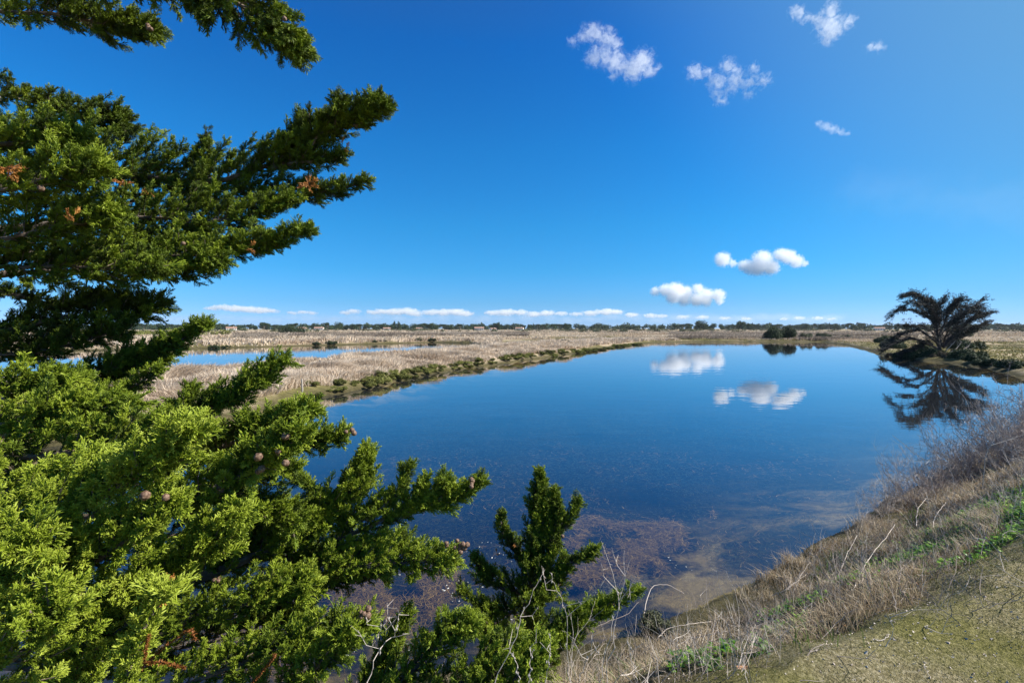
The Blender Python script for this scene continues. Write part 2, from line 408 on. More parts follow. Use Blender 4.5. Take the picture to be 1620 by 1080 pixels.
SPR_NEAR = [spray_proto(100 + i, 13, 0.028, True) for i in range(5)]
SPR_FAR = [spray_proto(200 + i, 11, 0.034, False) for i in range(5)]
SPR_OPEN = [spray_proto(300 + i, 9, 0.026, True, 0.7) for i in range(3)]

def place_sprays(protos, pos, dirs, size, tint, rng):
    """merge many scaled and turned copies of the spray shapes into arrays"""
    pos = np.asarray(pos); dirs = np.asarray(dirs); n = len(pos)
    dirs = dirs / (np.linalg.norm(dirs, axis=1)[:, None] + 1e-9)
    r_ = rng.normal(size=(n, 3)); u = np.cross(dirs, r_); u /= np.linalg.norm(u, axis=1)[:, None] + 1e-9; v = np.cross(dirs, u)
    M = np.stack([u, v, dirs], axis=2) * np.asarray(size)[:, None, None]
    which = rng.integers(0, len(protos), n); Vs = []; Fs = []; As = []; off = 0
    for k, (pv, pf, pa) in enumerate(protos):
        idx = np.nonzero(which == k)[0]
        if not len(idx): continue
        V = np.einsum('nij,mj->nmi', M[idx], pv) + pos[idx][:, None, :]
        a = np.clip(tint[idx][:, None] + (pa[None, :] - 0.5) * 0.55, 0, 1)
        Fx = pf[None] + (np.arange(len(idx)) * len(pv))[:, None, None] + off
        Vs.append(V.reshape(-1, 3).astype(np.float32)); Fs.append(Fx.reshape(-1, 3).astype(np.int32)); As.append(a.ravel().astype(np.float32)); off += len(idx) * len(pv)
    return np.concatenate(Vs), np.concatenate(Fs), np.concatenate(As)

def smooth_path(pts, n):
    pts = np.asarray(pts, float); m = len(pts)
    if m == 2: t = np.linspace(0, 1, n)[:, None]; return pts[0] * (1 - t) + pts[1] * t
    out = []; seg = np.linspace(0, m - 1 - 1e-6, n)
    for s_ in seg:
        i = int(s_); t = s_ - i
        p0 = pts[max(i - 1, 0)]; p1 = pts[i]; p2 = pts[i + 1]; p3 = pts[min(i + 2, m - 1)]
        out.append(0.5 * ((2 * p1) + (-p0 + p2) * t + (2 * p0 - 5 * p1 + 4 * p2 - p3) * t * t + (-p0 + 3 * p1 - 3 * p2 + p3) * t ** 3))
    return np.array(out)
STAT = {'sprays': 0}
def branch(parent, pts, radii, seed, size=0.07, dens=1.0, tint=0.5, up=0.30, protos=None, wood=(0.014, 0.004), start=0.0, hang=0.0, fwd=0.85, name='branch', bare_twigs=0, wide=1.0):
    """pts: photo pixel x, y, distance.  radii: half width of the plume in photo pixels, per point"""
    rng = np.random.default_rng(seed); size = size * .84
    W = np.array([P(*p) for p in pts]); n = 40
    path = smooth_path(W, n)
    path = path + np.cumsum(rng.normal(size=(n, 3)) * 0.004, axis=0)
    rp = np.interp(np.linspace(0, 1, n), np.linspace(0, 1, len(radii)), radii) / F * np.linalg.norm(path - np.array((0, 0, CZ)), axis=1) * 0.95; rp = np.maximum(rp - size * .42, size * .35)
    seg = np.linalg.norm(np.diff(path, axis=0), axis=1); cum = np.concatenate([[0], np.cumsum(seg)]); L = cum[-1]
    T = np.gradient(path, axis=0); T /= np.linalg.norm(T, axis=1)[:, None]
    wd = Acc(); wd.tube(path, np.linspace(wood[0], wood[1], n), 6, 0.5)
    pos = []; dirs = []; size_ = []; tn = []
    step = 0.017 / dens
    s_ = start * L; gold = rng.uniform(0, 6.28)
    clump = 0.0
    while s_ < L:
        f = s_ / L * (n - 1); i = min(int(f), n - 2); fr = f - i
        p = path[i] * (1 - fr) + path[i + 1] * fr; t = T[i]; rad = rp[i] * (1 - fr) + rp[i + 1] * fr
        u = np.cross(t, (0, 0, 1.0)); u /= np.linalg.norm(u) + 1e-9; v = np.cross(u, t)
        gold += 2.4 + rng.normal() * 0.3
        rdir = math.cos(gold) * u * wide + math.sin(gold) * v
        env = 0.72 + 0.5 * vnoise(np.array([s_ / 0.16]), np.array([gold * .25]), seed)[0] * 1.3
        bl = rad * min(env, 1.35) * rng.uniform(0.75, 1.1) * 1.08
        d = t * fwd + rdir * 0.95 + np.array((0, 0, up)) - np.array((0, 0, hang))
        d /= np.linalg.norm(d)
        nb = max(2, int(bl / (size * 0.30)))
        q = p.copy(); dd = d.copy(); tw = [q.copy()]
        bt = tint + 0.07 + rng.normal() * 0.12
        for k in range(nb):
            frk = (k + 1) / nb
            dd = dd + t * 0.05 + np.array((0, 0, up * 0.16 - hang * 0.12)) + rng.normal(size=3) * 0.07; dd /= np.linalg.norm(dd)
            q = q + dd * (bl / nb); tw.append(q.copy())
            if frk < 0.22 and bl > 0.12: continue
            m = 1 if k == nb - 1 else (2 if rng.random() < 0.75 else 1)
            for _ in range(m):
                w_ = np.cross(dd, rng.normal(size=3)); w_ /= np.linalg.norm(w_) + 1e-9
                sd_ = dd * (1.0 if k < nb - 1 else 1.5) + w_ * (0.75 if k < nb - 1 else 0.15) + np.array((0, 0, up * 0.5 - hang * 0.5))
                pos.append(q - dd * bl / nb * rng.random()); dirs.append(sd_)
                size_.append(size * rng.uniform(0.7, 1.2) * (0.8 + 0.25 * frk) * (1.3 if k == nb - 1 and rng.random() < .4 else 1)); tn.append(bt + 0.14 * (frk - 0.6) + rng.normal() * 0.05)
        if bl > 0.05: wd.tube(tw[::2] + [tw[-1]] if len(tw) > 4 else tw, np.linspace(0.0035, 0.0012, len(tw[::2]) + 1 if len(tw) > 4 else len(tw)), 3, 0.4, cap=False)
        s_ += step * rng.uniform(0.6, 1.4) * max(0.5, min(1.6, rad / 0.16))
    # tip
    for k in range(4):
        pos.append(path[-1] - T[-1] * 0.02 * k); dirs.append(T[-1] + rng.normal(size=3) * 0.25 + np.array((0, 0, up * .4))); size_.append(size * 1.35); tn.append(tint + 0.12)
    for k in range(bare_twigs):
        i = rng.integers(2, n - 4); d = rng.normal(size=3) + T[i] * .7; d /= np.linalg.norm(d); l = rng.uniform(.12, .3)
        q = [path[i], path[i] + d * l * .5 + rng.normal(size=3) * .02, path[i] + d * l + rng.normal(size=3) * .03]
        wd.tube(q, [0.003, 0.002, 0.001], 3, 0.9)
    STAT['sprays'] += len(pos)
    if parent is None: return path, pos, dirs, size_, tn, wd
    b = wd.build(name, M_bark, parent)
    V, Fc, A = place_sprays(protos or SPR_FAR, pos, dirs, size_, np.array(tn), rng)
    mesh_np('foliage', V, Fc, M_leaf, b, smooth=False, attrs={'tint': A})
    return path

cyp = empty('cypress_tree', (-4.3, 2.6, landz(-4.3, 2.6)))
tag(cyp, 'large green cypress filling the left side, its feathery branches reaching over the pond', 'tree')
def off(o):  # parts are built in world coordinates: keep them there under the empty
    o.matrix_parent_inverse = Matrix.Translation(-cyp.location)
BASE = Vector((-4.3, 2.6, landz(-4.3, 2.6)))

BR = [  # pts, radii, kwargs
 # crown above, against the sky
 ([(-160, -10, 3.2), (0, 18, 3.0), (110, 28, 2.9), (190, 45, 2.85), (243, 52, 2.8)], [34, 32, 28, 22, 12], dict(tint=.42, size=.07)),
 ([(60, -120, 2.9), (240, -50, 2.6), (360, 0, 2.5), (430, 35, 2.45), (462, 72, 2.4)], [45, 52, 48, 42, 16], dict(tint=.45, size=.075, hang=.35, up=.1)),
 ([(80, -70, 2.8), (170, -35, 2.7), (290, -15, 2.6), (330, 25, 2.5)], [28, 24, 20, 12], dict(tint=.30, size=.085, hang=.6, up=0)),
 ([(-160, 120, 4.2), (0, 150, 4.0), (95, 172, 3.9), (160, 195, 3.8), (203, 196, 3.75)], [24, 24, 22, 34, 18], dict(tint=.36, size=.07)),
 # the long upper branch
 ([(-120, 330, 3.7), (90, 270, 3.6), (220, 285, 3.5), (350, 290, 3.4), (450, 255, 3.3), (530, 212, 3.2), (618, 172, 3.1)], [60, 66, 62, 58, 48, 36, 8], dict(tint=.42, size=.07, dens=1.5, wood=(.03, .004))),
 ([(300, 280, 3.4), (330, 245, 3.4), (334, 218, 3.4)], [26, 16, 6], dict(tint=.42)),
 ([(430, 270, 3.3), (460, 225, 3.3), (480, 178, 3.3)], [38, 26, 7], dict(tint=.38)),
 ([(470, 260, 3.25), (505, 215, 3.2), (512, 190, 3.2)], [28, 18, 6], dict(tint=.42)),
 ([(530, 210, 3.2), (545, 180, 3.15), (546, 160, 3.1)], [20, 14, 6], dict(tint=.42)),
 ([(560, 200, 3.15), (590, 170, 3.1), (598, 150, 3.1)], [18, 13, 6], dict(tint=.45)),
 ([(360, 310, 3.4), (450, 310, 3.3), (520, 305, 3.2), (575, 290, 3.15)], [46, 34, 20, 8], dict(tint=.38)),
 ([(440, 262, 3.3), (500, 252, 3.2), (545, 238, 3.15)], [30, 22, 10], dict(tint=.38)),
 ([(150, 350, 3.2), (270, 350, 3.1), (380, 350, 3.0), (470, 322, 3.0)], [48, 50, 38, 14], dict(tint=.44, dens=1.15)),
 ([(60, 400, 3.0), (190, 400, 2.9), (320, 400, 2.8), (420, 385, 2.8), (484, 370, 2.8)], [50, 50, 38, 22, 8], dict(tint=.48, dens=1.2)),
 ([(40, 430, 2.9), (170, 430, 2.8), (280, 432, 2.75), (360, 420, 2.7)], [42, 40, 34, 14], dict(tint=.50, hang=.25)),
 # mid left mass
 ([(-140, 250, 2.6), (-20, 240, 2.5), (70, 235, 2.5), (140, 240, 2.5)], [48, 44, 38, 16], dict(tint=.56)),
 ([(-140, 225, 3.3), (-20, 220, 3.3), (60, 215, 3.3), (120, 235, 3.3)], [26, 26, 26, 16], dict(tint=.42)),
 ([(-140, 310, 2.4), (-10, 305, 2.3), (80, 290, 2.3), (150, 270, 2.3)], [64, 56, 44, 16], dict(tint=.56)),
 ([(-140, 380, 2.5), (0, 375, 2.4), (110, 350, 2.4), (180, 340, 2.4)], [48, 44, 38, 16], dict(tint=.56)),
 ([(-140, 430, 2.6), (0, 425, 2.5), (130, 425, 2.5), (240, 430, 2.5)], [42, 40, 44, 24], dict(tint=.46)),
 # dark level with the horizon
 ([(-140, 500, 3.2), (-10, 455, 3.2), (90, 480, 3.1), (160, 470, 3.1), (248, 478, 3.0)], [8, 10, 14, 22, 18], dict(tint=.30, wood=(.03, .004), bare_twigs=26)),
 ([(-140, 530, 3.0), (0, 520, 3.0), (110, 505, 2.9), (225, 505, 2.9)], [34, 32, 40, 24], dict(tint=.32)),
 ([(-140, 570, 2.9), (0, 560, 2.8), (90, 550, 2.8), (190, 530, 2.8)], [34, 32, 34, 24], dict(tint=.30)),
 # plumes in front of the reeds
 ([(60, 625, 2.9), (160, 585, 2.8), (215, 560, 2.8), (270, 535, 2.75), (326, 502, 2.7)], [28, 24, 22, 20, 8], dict(tint=.45, dens=1.2)),
 ([(100, 640, 3.0), (180, 600, 2.9), (225, 580, 2.9), (262, 570, 2.9)], [18, 18, 13, 5], dict(tint=.38)),
 ([(100, 665, 2.7), (165, 635, 2.7), (205, 610, 2.65), (248, 578, 2.6)], [26, 22, 18, 8], dict(tint=.50)),
 ([(160, 720, 2.7), (280, 672, 2.6), (360, 640, 2.5), (415, 610, 2.5), (455, 580, 2.5)], [38, 36, 30, 28, 14], dict(tint=.50, dens=1.2)),
 ([(255, 690, 2.6), (277, 650, 2.6), (288, 614, 2.6)], [22, 16, 8], dict(tint=.50)),
 ([(-140, 640, 2.4), (0, 620, 2.3), (80, 605, 2.3), (130, 600, 2.3)], [40, 36, 26, 12], dict(tint=.50)),
 ([(-140, 680, 2.1), (0, 670, 2.0), (110, 655, 2.0), (200, 650, 2.0)], [44, 42, 34, 14], dict(tint=.56)),
 ([(-60, 730, 1.9), (100, 720, 1.9), (220, 700, 1.9), (300, 680, 1.9)], [60, 54, 44, 22], dict(tint=.58)),
 ([(200, 760, 2.3), (340, 710, 2.2), (430, 672, 2.1), (500, 650, 2.1)], [48, 44, 36, 16], dict(tint=.54)),
 ([(330, 740, 2.4), (430, 700, 2.4), (500, 695, 2.4), (550, 687, 2.4)], [42, 34, 24, 7], dict(tint=.46)),
 ([(230, 830, 1.9), (330, 770, 1.8), (410, 720, 1.75), (470, 668, 1.7)], [60, 56, 46, 22], dict(tint=.56, protos='N', size=.065)),
 ([(330, 790, 2.2), (400, 770, 2.2), (450, 760, 2.2)], [46, 40, 16], dict(tint=.42)),
 ([(440, 830, 2.6), (465, 805, 2.6), (490, 790, 2.6)], [16, 12, 5], dict(tint=.36)),
 # deeper layers behind the near sprays
 ([(-160, 800, 3.0), (0, 780, 3.0), (150, 760, 3.0), (300, 740, 3.0)], [64, 64, 60, 40], dict(tint=.42)),
 ([(-160, 700, 3.2), (0, 690, 3.2), (120, 690, 3.1), (240, 700, 3.1)], [44, 44, 40, 26], dict(tint=.42)),
 ([(-100, 900, 2.9), (100, 870, 2.8), (260, 850, 2.8), (400, 830, 2.8)], [64, 66, 60, 34], dict(tint=.42)),
 ([(-60, 1000, 2.6), (140, 970, 2.6), (300, 900, 2.6), (420, 830, 2.7)], [64, 66, 60, 30], dict(tint=.42)),
 ([(0, 1110, 2.3), (160, 1060, 2.3), (330, 1020, 2.3), (480, 990, 2.3)], [60, 60, 56, 30], dict(tint=.42)),
 ([(120, 820, 2.4), (260, 790, 2.4), (380, 800, 2.4), (440, 830, 2.4)], [50, 50, 44, 24], dict(tint=.46)),
 ([(250, 900, 3.0), (400, 880, 3.0), (540, 880, 2.9), (640, 850, 2.9)], [50, 54, 44, 20], dict(tint=.40)),
 ([(-140, 300, 3.6), (40, 320, 3.6), (200, 330, 3.6), (330, 330, 3.6)], [54, 54, 54, 34], dict(tint=.34)),
 ([(-140, 400, 3.4), (40, 400, 3.4), (180, 390, 3.4), (320, 380, 3.4)], [50, 54, 50, 24], dict(tint=.36)),
 # bright near sprays on the left
 ([(-160, 900, 1.5), (0, 845, 1.4), (110, 800, 1.35), (220, 740, 1.3), (300, 682, 1.3)], [70, 68, 58, 46, 22], dict(tint=.72, protos='N', size=.055)),
 ([(-160, 800, 1.7), (0, 780, 1.6), (90, 760, 1.6), (170, 720, 1.55)], [50, 46, 40, 20], dict(tint=.66, protos='N', size=.06)),
 ([(0, 960, 1.5), (110, 910, 1.45), (210, 870, 1.4), (300, 800, 1.4)], [60, 60, 52, 24], dict(tint=.68, protos='N', size=.055)),
 ([(-160, 1000, 1.3), (-20, 950, 1.25), (70, 900, 1.2)], [80, 76, 40], dict(tint=.68, protos='N', size=.055)),
 ([(120, 1000, 1.7), (220, 940, 1.6), (310, 880, 1.6), (360, 830, 1.6)], [56, 54, 46, 20], dict(tint=.66, protos='N', size=.06)),
 ([(-160, 1120, 1.2), (-20, 1060, 1.15), (60, 1000, 1.1)], [90, 80, 36], dict(tint=.70, protos='N', size=.05)),
 ([(20, 1160, 1.5), (110, 1090, 1.45), (190, 1010, 1.4), (250, 950, 1.4)], [70, 60, 40, 18], dict(tint=.66, protos='N', size=.055)),
 ([(200, 1180, 1.35), (225, 1080, 1.3), (245, 1010, 1.3), (262, 950, 1.3)], [20, 18, 13, 5], dict(tint=.88, protos='O', size=.07, fwd=1.5)),
 # centre bottom
 ([(120, 990, 2.6), (260, 935, 2.5), (400, 890, 2.5), (500, 850, 2.5)], [70, 66, 60, 34], dict(tint=.62, wood=(.05, .008))),
 ([(300, 930, 2.6), (420, 860, 2.6), (520, 810, 2.6), (575, 770, 2.6), (590, 722, 2.6)], [50, 56, 50, 36, 9], dict(tint=.60, dens=1.2)),
 ([(430, 900, 2.6), (540, 850, 2.55), (640, 800, 2.5), (700, 782, 2.5), (752, 754, 2.5)], [56, 54, 36, 26, 8], dict(tint=.56, dens=1.2)),
 ([(580, 820, 2.5), (630, 790, 2.5), (652, 755, 2.5)], [24, 17, 6], dict(tint=.50)),
 ([(560, 840, 2.6), (520, 790, 2.6), (480, 764, 2.6)], [24, 17, 6], dict(tint=.48)),
 ([(640, 810, 2.5), (665, 785, 2.5), (672, 770, 2.5)], [20, 14, 7], dict(tint=.52)),
 ([(690, 800, 2.5), (705, 775, 2.5), (700, 762, 2.5)], [18, 12, 6], dict(tint=.52)),
 ([(440, 930, 2.5), (560, 890, 2.45), (660, 870, 2.4), (730, 868, 2.4)], [54, 50, 36, 16], dict(tint=.62)),
 ([(380, 960, 2.5), (500, 925, 2.5), (590, 905, 2.5)], [44, 44, 24], dict(tint=.40)),
 ([(160, 1060, 2.2), (300, 990, 2.2), (420, 950, 2.2), (500, 930, 2.2)], [50, 48, 46, 26], dict(tint=.60)),
 ([(200, 1130, 2.0), (350, 1060, 2.0), (470, 1020, 2.0), (585, 985, 2.0)], [50, 50, 46, 20], dict(tint=.56)),
 ([(330, 1160, 1.9), (450, 1090, 1.9), (530, 1040, 1.9), (570, 1000, 1.9)], [56, 50, 40, 16], dict(tint=.54)),
 # low mass at the bottom centre
 ([(560, 1150, 2.2), (640, 1080, 2.2), (700, 1020, 2.2), (740, 990, 2.2)], [46, 44, 36, 16], dict(tint=.52)),
 ([(560, 1120, 2.4), (610, 1040, 2.4), (640, 970, 2.4)], [36, 30, 12], dict(tint=.50)),
 ([(600, 1160, 2.1), (720, 1080, 2.1), (800, 1030, 2.1), (868, 1005, 2.1)], [50, 48, 36, 14], dict(tint=.50)),
 ([(700, 1170, 2.0), (760, 1110, 2.0), (840, 1060, 2.0)], [50, 46, 20], dict(tint=.52)),
]
trk = Acc()
tx = [(-4.3, 2.6, BASE.z - .3), (-4.32, 2.62, 1.9), (-4.25, 2.7, 3.2), (-4.35, 2.75, 4.6), (-4.2, 2.8, 6.2), (-4.25, 2.8, 8.0)]
tp = smooth_path(tx, 26); trk.tube(tp, np.interp(np.linspace(0, 1, 26), [0, .06, .2, 1], [.36, .27, .23, .07]) * (1 + 0.06 * np.sin(np.arange(26) * 1.7)), 14, .5)
to = trk.build('trunk', M_bark, cyp, True); off(to)
PT = {'N': SPR_NEAR, 'O': SPR_OPEN}
for i, (pts, rad, kw) in enumerate(BR):
    kw = dict(kw)
    if 'protos' in kw: kw['protos'] = PT[kw['protos']]
    pth = branch(cyp, pts, rad, 1000 + i, **kw)
    # the bare limb that carries the plume back to the trunk
    p0 = pth[0]
    if pts[0][0] <= 160:
        z0 = min(max(p0[2] - 0.25 - 0.12 * (p0[0] + 4.3), BASE.z + 0.35), 7.2)
        k = int(np.argmin(np.abs(tp[:, 2] - z0))); lm = Acc()
        q = smooth_path([tp[k], (tp[k] * .55 + p0 * .45) + np.array((0, 0, .06)), p0], 10)
        lm.tube(q, np.linspace(.055, .018, 10), 7, .5); lo = lm.build('limb', M_bark, cyp, True); off(lo)
for o in list(cyp.children):
    off(o)

def cone_mesh():
    import bmesh
    bm = bmesh.new(); bmesh.ops.create_icosphere(bm, subdivisions=3, radius=0.0145)
    dirs = [Vector(v.co).normalized() for v in bm.verts[:12]]
    for v in bm.verts:
        d = Vector(v.co).normalized(); m_ = max(d.dot(k) for k in dirs)
        v.co = d * (0.0125 + 0.0035 * max(0, (m_ - 0.82) / 0.18) ** .5); v.co.z *= 1.1
    me = bpy.data.meshes.new('cone'); bm.to_mesh(me); bm.free(); me.materials.append(M_cone)
    for p_ in me.polygons: p_.use_smooth = True
    return me
CONE = cone_mesh(); rc = random.Random(4)
def cones(lst, parent, spread):
    for (px, py, Y, n) in lst:
        c = Vector(P(px, py, Y))
        for k in range(n):
            o = bpy.data.objects.new('cone', CONE); col.objects.link(o); o.parent = parent
            o.matrix_parent_inverse = Matrix.Translation(-parent.location)
            o.location = c + Vector((rc.gauss(0, spread), rc.gauss(0, spread), rc.gauss(0, spread))) * (0 if n == 1 else 1)
            o.rotation_euler = (rc.random() * 6, rc.random() * 6, 0); s_ = rc.uniform(.6, .9); o.scale = (s_,) * 3
cones([(727, 866, 2.3, 9), (700, 868, 2.35, 3), (578, 975, 1.93, 7), (745, 765, 2.42, 4), (452, 690, 1.62, 1), (440, 713, 1.62, 1), (452, 732, 1.6, 1), (420, 718, 1.62, 2), (404, 745, 1.65, 2),
       (65, 298, 2.2, 1), (240, 46, 2.75, 3), (550, 686, 2.35, 3), (345, 925, 2.3, 2), (338, 922, 2.3, 2), (125, 938, 1.45, 2), (235, 778, 1.3, 2), (450, 30, 2.3, 1), (735, 150, 3, 0), (290, 385, 2.6, 1)], cyp, .016)

def dead_spray(px, py, Y, n, size, seed, parent=cyp, dz=-.3, spread=.009):
    rng = np.random.default_rng(seed); c = P(px, py, Y)
    pos = c + rng.normal(size=(n, 3)) * spread; dirs = rng.normal(size=(n, 3)) * .5 + np.array((0.3, 0, dz))
    V, Fc, A = place_sprays(SPR_OPEN, pos, dirs, np.full(n, size), rng.uniform(.2, .9, n), rng)
    o = mesh_np('dead_spray', V, Fc, M_dead, parent, attrs={'tint': A}); o.matrix_parent_inverse = Matrix.Translation(-parent.location)
    o['label'] = 'withered orange brown spray hanging among the green'
for a in [(8, 266, 2.15, 7, .07, 1), (487, 290, 3.05, 8, .07, 2), (107, 338, 2.25, 5, .045, 3), (246, 930, 1.38, 8, .05, 4), (232, 300, 3.0, 4, .05, 5), (190, 285, 3.2, 5, .06, 6), (312, 690, 1.9, 3, .035, 7), (395, 392, 2.7, 3, .05, 8), (545, 232, 3.1, 4, .05, 9)]:
    dead_spray(*a)
# rusty curled catkin-like twigs
for pts in ([(225, 1055, 1.25), (250, 1032, 1.25), (285, 1005, 1.25), (302, 996, 1.25), (308, 1010, 1.25)], [(232, 1048, 1.24), (262, 1048, 1.24), (292, 1056, 1.24)], [(228, 1050, 1.26), (232, 1020, 1.26), (236, 1005, 1.26)], [(400, 1078, 1.5), (420, 1055, 1.5), (436, 1035, 1.5)]):
    q = smooth_path([P(*p) for p in pts], 40); a_ = Acc(); rg = np.random.default_rng(int(pts[0][0])); a_.tube(q, 0.0015, 4, .1)
    pos = np.repeat(q, 6, 0) + rg.normal(size=(240, 3)) * .0015; dr = rg.normal(size=(240, 3))
    for p_, d_ in zip(pos, dr):
        d_ = d_ / np.linalg.norm(d_) * 0.008; s_ = np.cross(d_, (0.3, .5, .9)) * .35; a_.add([p_ - s_, p_ + s_, p_ + d_], [(0, 1, 2)], .15)
    o = a_.build('dead_twig', M_dead, cyp); off(o); o['label'] = 'rusty curled dead twig'
print('sprays', STAT)

# ------------------------------------------------------------------ smaller cypress plants on the bank
def plant_group(name, loc, brs, seed, label, cat='tree', grp=None):
    e = empty(name, loc); tag(e, label, cat, grp)
    for i, (pts, rad, kw) in enumerate(brs): branch(e, pts, rad, seed + i, **kw)
    for o in e.children: o.matrix_parent_inverse = Matrix.Translation(-e.location)
    return e
gx, gy = 0.12, 3.7
base = Vector((gx, gy, landz(gx, gy)))
yc = plant_group('young_cypress', base, [
 ([(830, 990, 3.6), (845, 900, 3.55), (850, 830, 3.5), (850, 758, 3.5)], [44, 62, 40, 6], dict(tint=.46, up=.5, size=.075, dens=1.5)),
 ([(850, 920, 3.5), (868, 850, 3.5), (878, 800, 3.5), (880, 766, 3.5)], [36, 34, 22, 5], dict(tint=.42, up=.5, size=.075, dens=1.3)),
 ([(870, 880, 3.5), (890, 830, 3.5), (912, 790, 3.5)], [26, 18, 5], dict(tint=.40, up=.4)),
 ([(830, 900, 3.6), (800, 860, 3.6), (792, 820, 3.6)], [30, 22, 8], dict(tint=.42, up=.5)),
 ([(830, 940, 3.5), (775, 925, 3.5), (752, 885, 3.5)], [34, 26, 10], dict(tint=.45, up=.5)),
 ([(820, 970, 3.4), (775, 975, 3.4), (738, 945, 3.4)], [30, 24, 10], dict(tint=.50, up=.5)),
 ([(840, 930, 3.4), (880, 900, 3.35), (915, 885, 3.3), (945, 872, 3.3)], [34, 24, 15, 5], dict(tint=.46, up=.3)),
 ([(830, 960, 3.4), (860, 940, 3.3), (885, 915, 3.3)], [36, 30, 12], dict(tint=.48, up=.3)),
 ([(810, 1010, 3.3), (780, 1000, 3.2), (750, 985, 3.2)], [36, 30, 16], dict(tint=.50)),
 ([(840, 1020, 3.3), (850, 980, 3.2), (850, 945, 3.2)], [34, 30, 14], dict(tint=.48, up=.4)),
], 3000, 'young bushy cypress with upright pointed tips beside the water, right of the big one')
st = Acc(); st.tube(smooth_path([base - Vector((0, 0, .1)), P(832, 1000, 3.6), P(845, 900, 3.55)], 8), np.linspace(.05, .02, 8), 7, .5)
o = st.build('trunk', M_bark, yc, True); o.matrix_parent_inverse = Matrix.Translation(-yc.location)
cones([(890, 848, 3.3, 1)], yc, .01)
for a in [(813, 862, 3.4, 3, .04, 21), (787, 872, 3.4, 2, .035, 22)]: dead_spray(*a, parent=yc)
gx, gy = 0.15, 2.75
b2 = Vector((gx, gy, landz(gx, gy)))
lc = plant_group('low_cypress', b2, [
 ([(840, 1060, 2.75), (870, 1020, 2.75), (915, 990, 2.8), (960, 968, 2.85), (1003, 944, 2.9)], [24, 26, 24, 20, 6], dict(tint=.50, up=.4, dens=1.2)),
 ([(850, 1060, 2.7), (880, 1030, 2.7), (915, 1010, 2.75)], [28, 24, 12], dict(tint=.52, up=.4)),
 ([(900, 1005, 2.8), (912, 980, 2.8), (918, 968, 2.8)], [16, 12, 6], dict(tint=.52, up=.6)),
 ([(945, 975, 2.85), (955, 955, 2.85), (960, 948, 2.85)], [14, 10, 5], dict(tint=.48, up=.6)),
], 3100, 'low green cypress shoot leaning out over the water edge above the bank')
st = Acc(); st.tube(smooth_path([b2 - Vector((0, 0, .1)), P(845, 1065, 2.75), P(870, 1025, 2.75)], 6), np.linspace(.02, .012, 6), 6, .5)
o = st.build('trunk', M_bark, lc, True); o.matrix_parent_inverse = Matrix.Translation(-lc.location)
print('sprays', STAT)

# ------------------------------------------------------------------ grasses and reeds
def blades(pos, h, wd, lean, rng, bend=0.35, tint=None, a_tip=0.12, segs=2):
    """pos (n,3); h, wd arrays; lean (n,2) horizontal lean vectors as a share of the height"""
    n = len(pos); an = rng.uniform(0, 2 * np.pi, n)
    s = np.stack([np.cos(an), np.sin(an), np.zeros(n)], 1) * (wd / 2)[:, None]
    L = np.concatenate([lean, np.zeros((n, 1))], 1) * h[:, None]
    up = np.zeros((n, 3)); up[:, 2] = h
    b0 = pos - s; b1 = pos + s
    mid = pos + up * 0.55 + L * 0.35
    m0 = mid - s * 0.85; m1 = mid + s * 0.85
    tip = pos + up * (1.0 - 0.25 * np.minimum(1, np.linalg.norm(lean, axis=1))[:, None]) + L
    V = np.stack([b0, b1, m0, m1, tip], 1).reshape(-1, 3)
    base = (np.arange(n) * 5)[:, None]
    Fc = np.concatenate([base + [0, 1, 3], base + [0, 3, 2], base + [2, 3, 4]], 1).reshape(-1, 3)
    if tint is None: tint = rng.uniform(0.2, 0.8, n)
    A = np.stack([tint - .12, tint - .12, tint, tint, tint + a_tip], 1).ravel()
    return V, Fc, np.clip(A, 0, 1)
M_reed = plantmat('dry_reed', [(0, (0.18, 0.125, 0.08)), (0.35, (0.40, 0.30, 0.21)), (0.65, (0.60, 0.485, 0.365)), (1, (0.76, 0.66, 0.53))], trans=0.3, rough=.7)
M_greyreed = plantmat('grey_reed', [(0, (0.10, 0.075, 0.055)), (0.5, (0.25, 0.20, 0.155)), (1, (0.42, 0.36, 0.29))], trans=0.25, rough=.7)
M_salt = plantmat('salt_shrub_leaf', [(0, (0.04, 0.04, 0.010)), (0.4, (0.09, 0.095, 0.02)), (0.7, (0.16, 0.17, 0.035)), (1, (0.25, 0.25, 0.07))], trans=0.15, rough=.7)
M_olive = plantmat('marsh_grass', [(0, (0.07, 0.06, 0.02)), (0.5, (0.21, 0.185, 0.07)), (1, (0.40, 0.35, 0.17))], trans=0.25, rough=.7)

def scatter(rng, n, x0, x1, y0, y1): return rng.uniform(x0, x1, n), rng.uniform(y0, y1, n)
rng = np.random.default_rng(11)
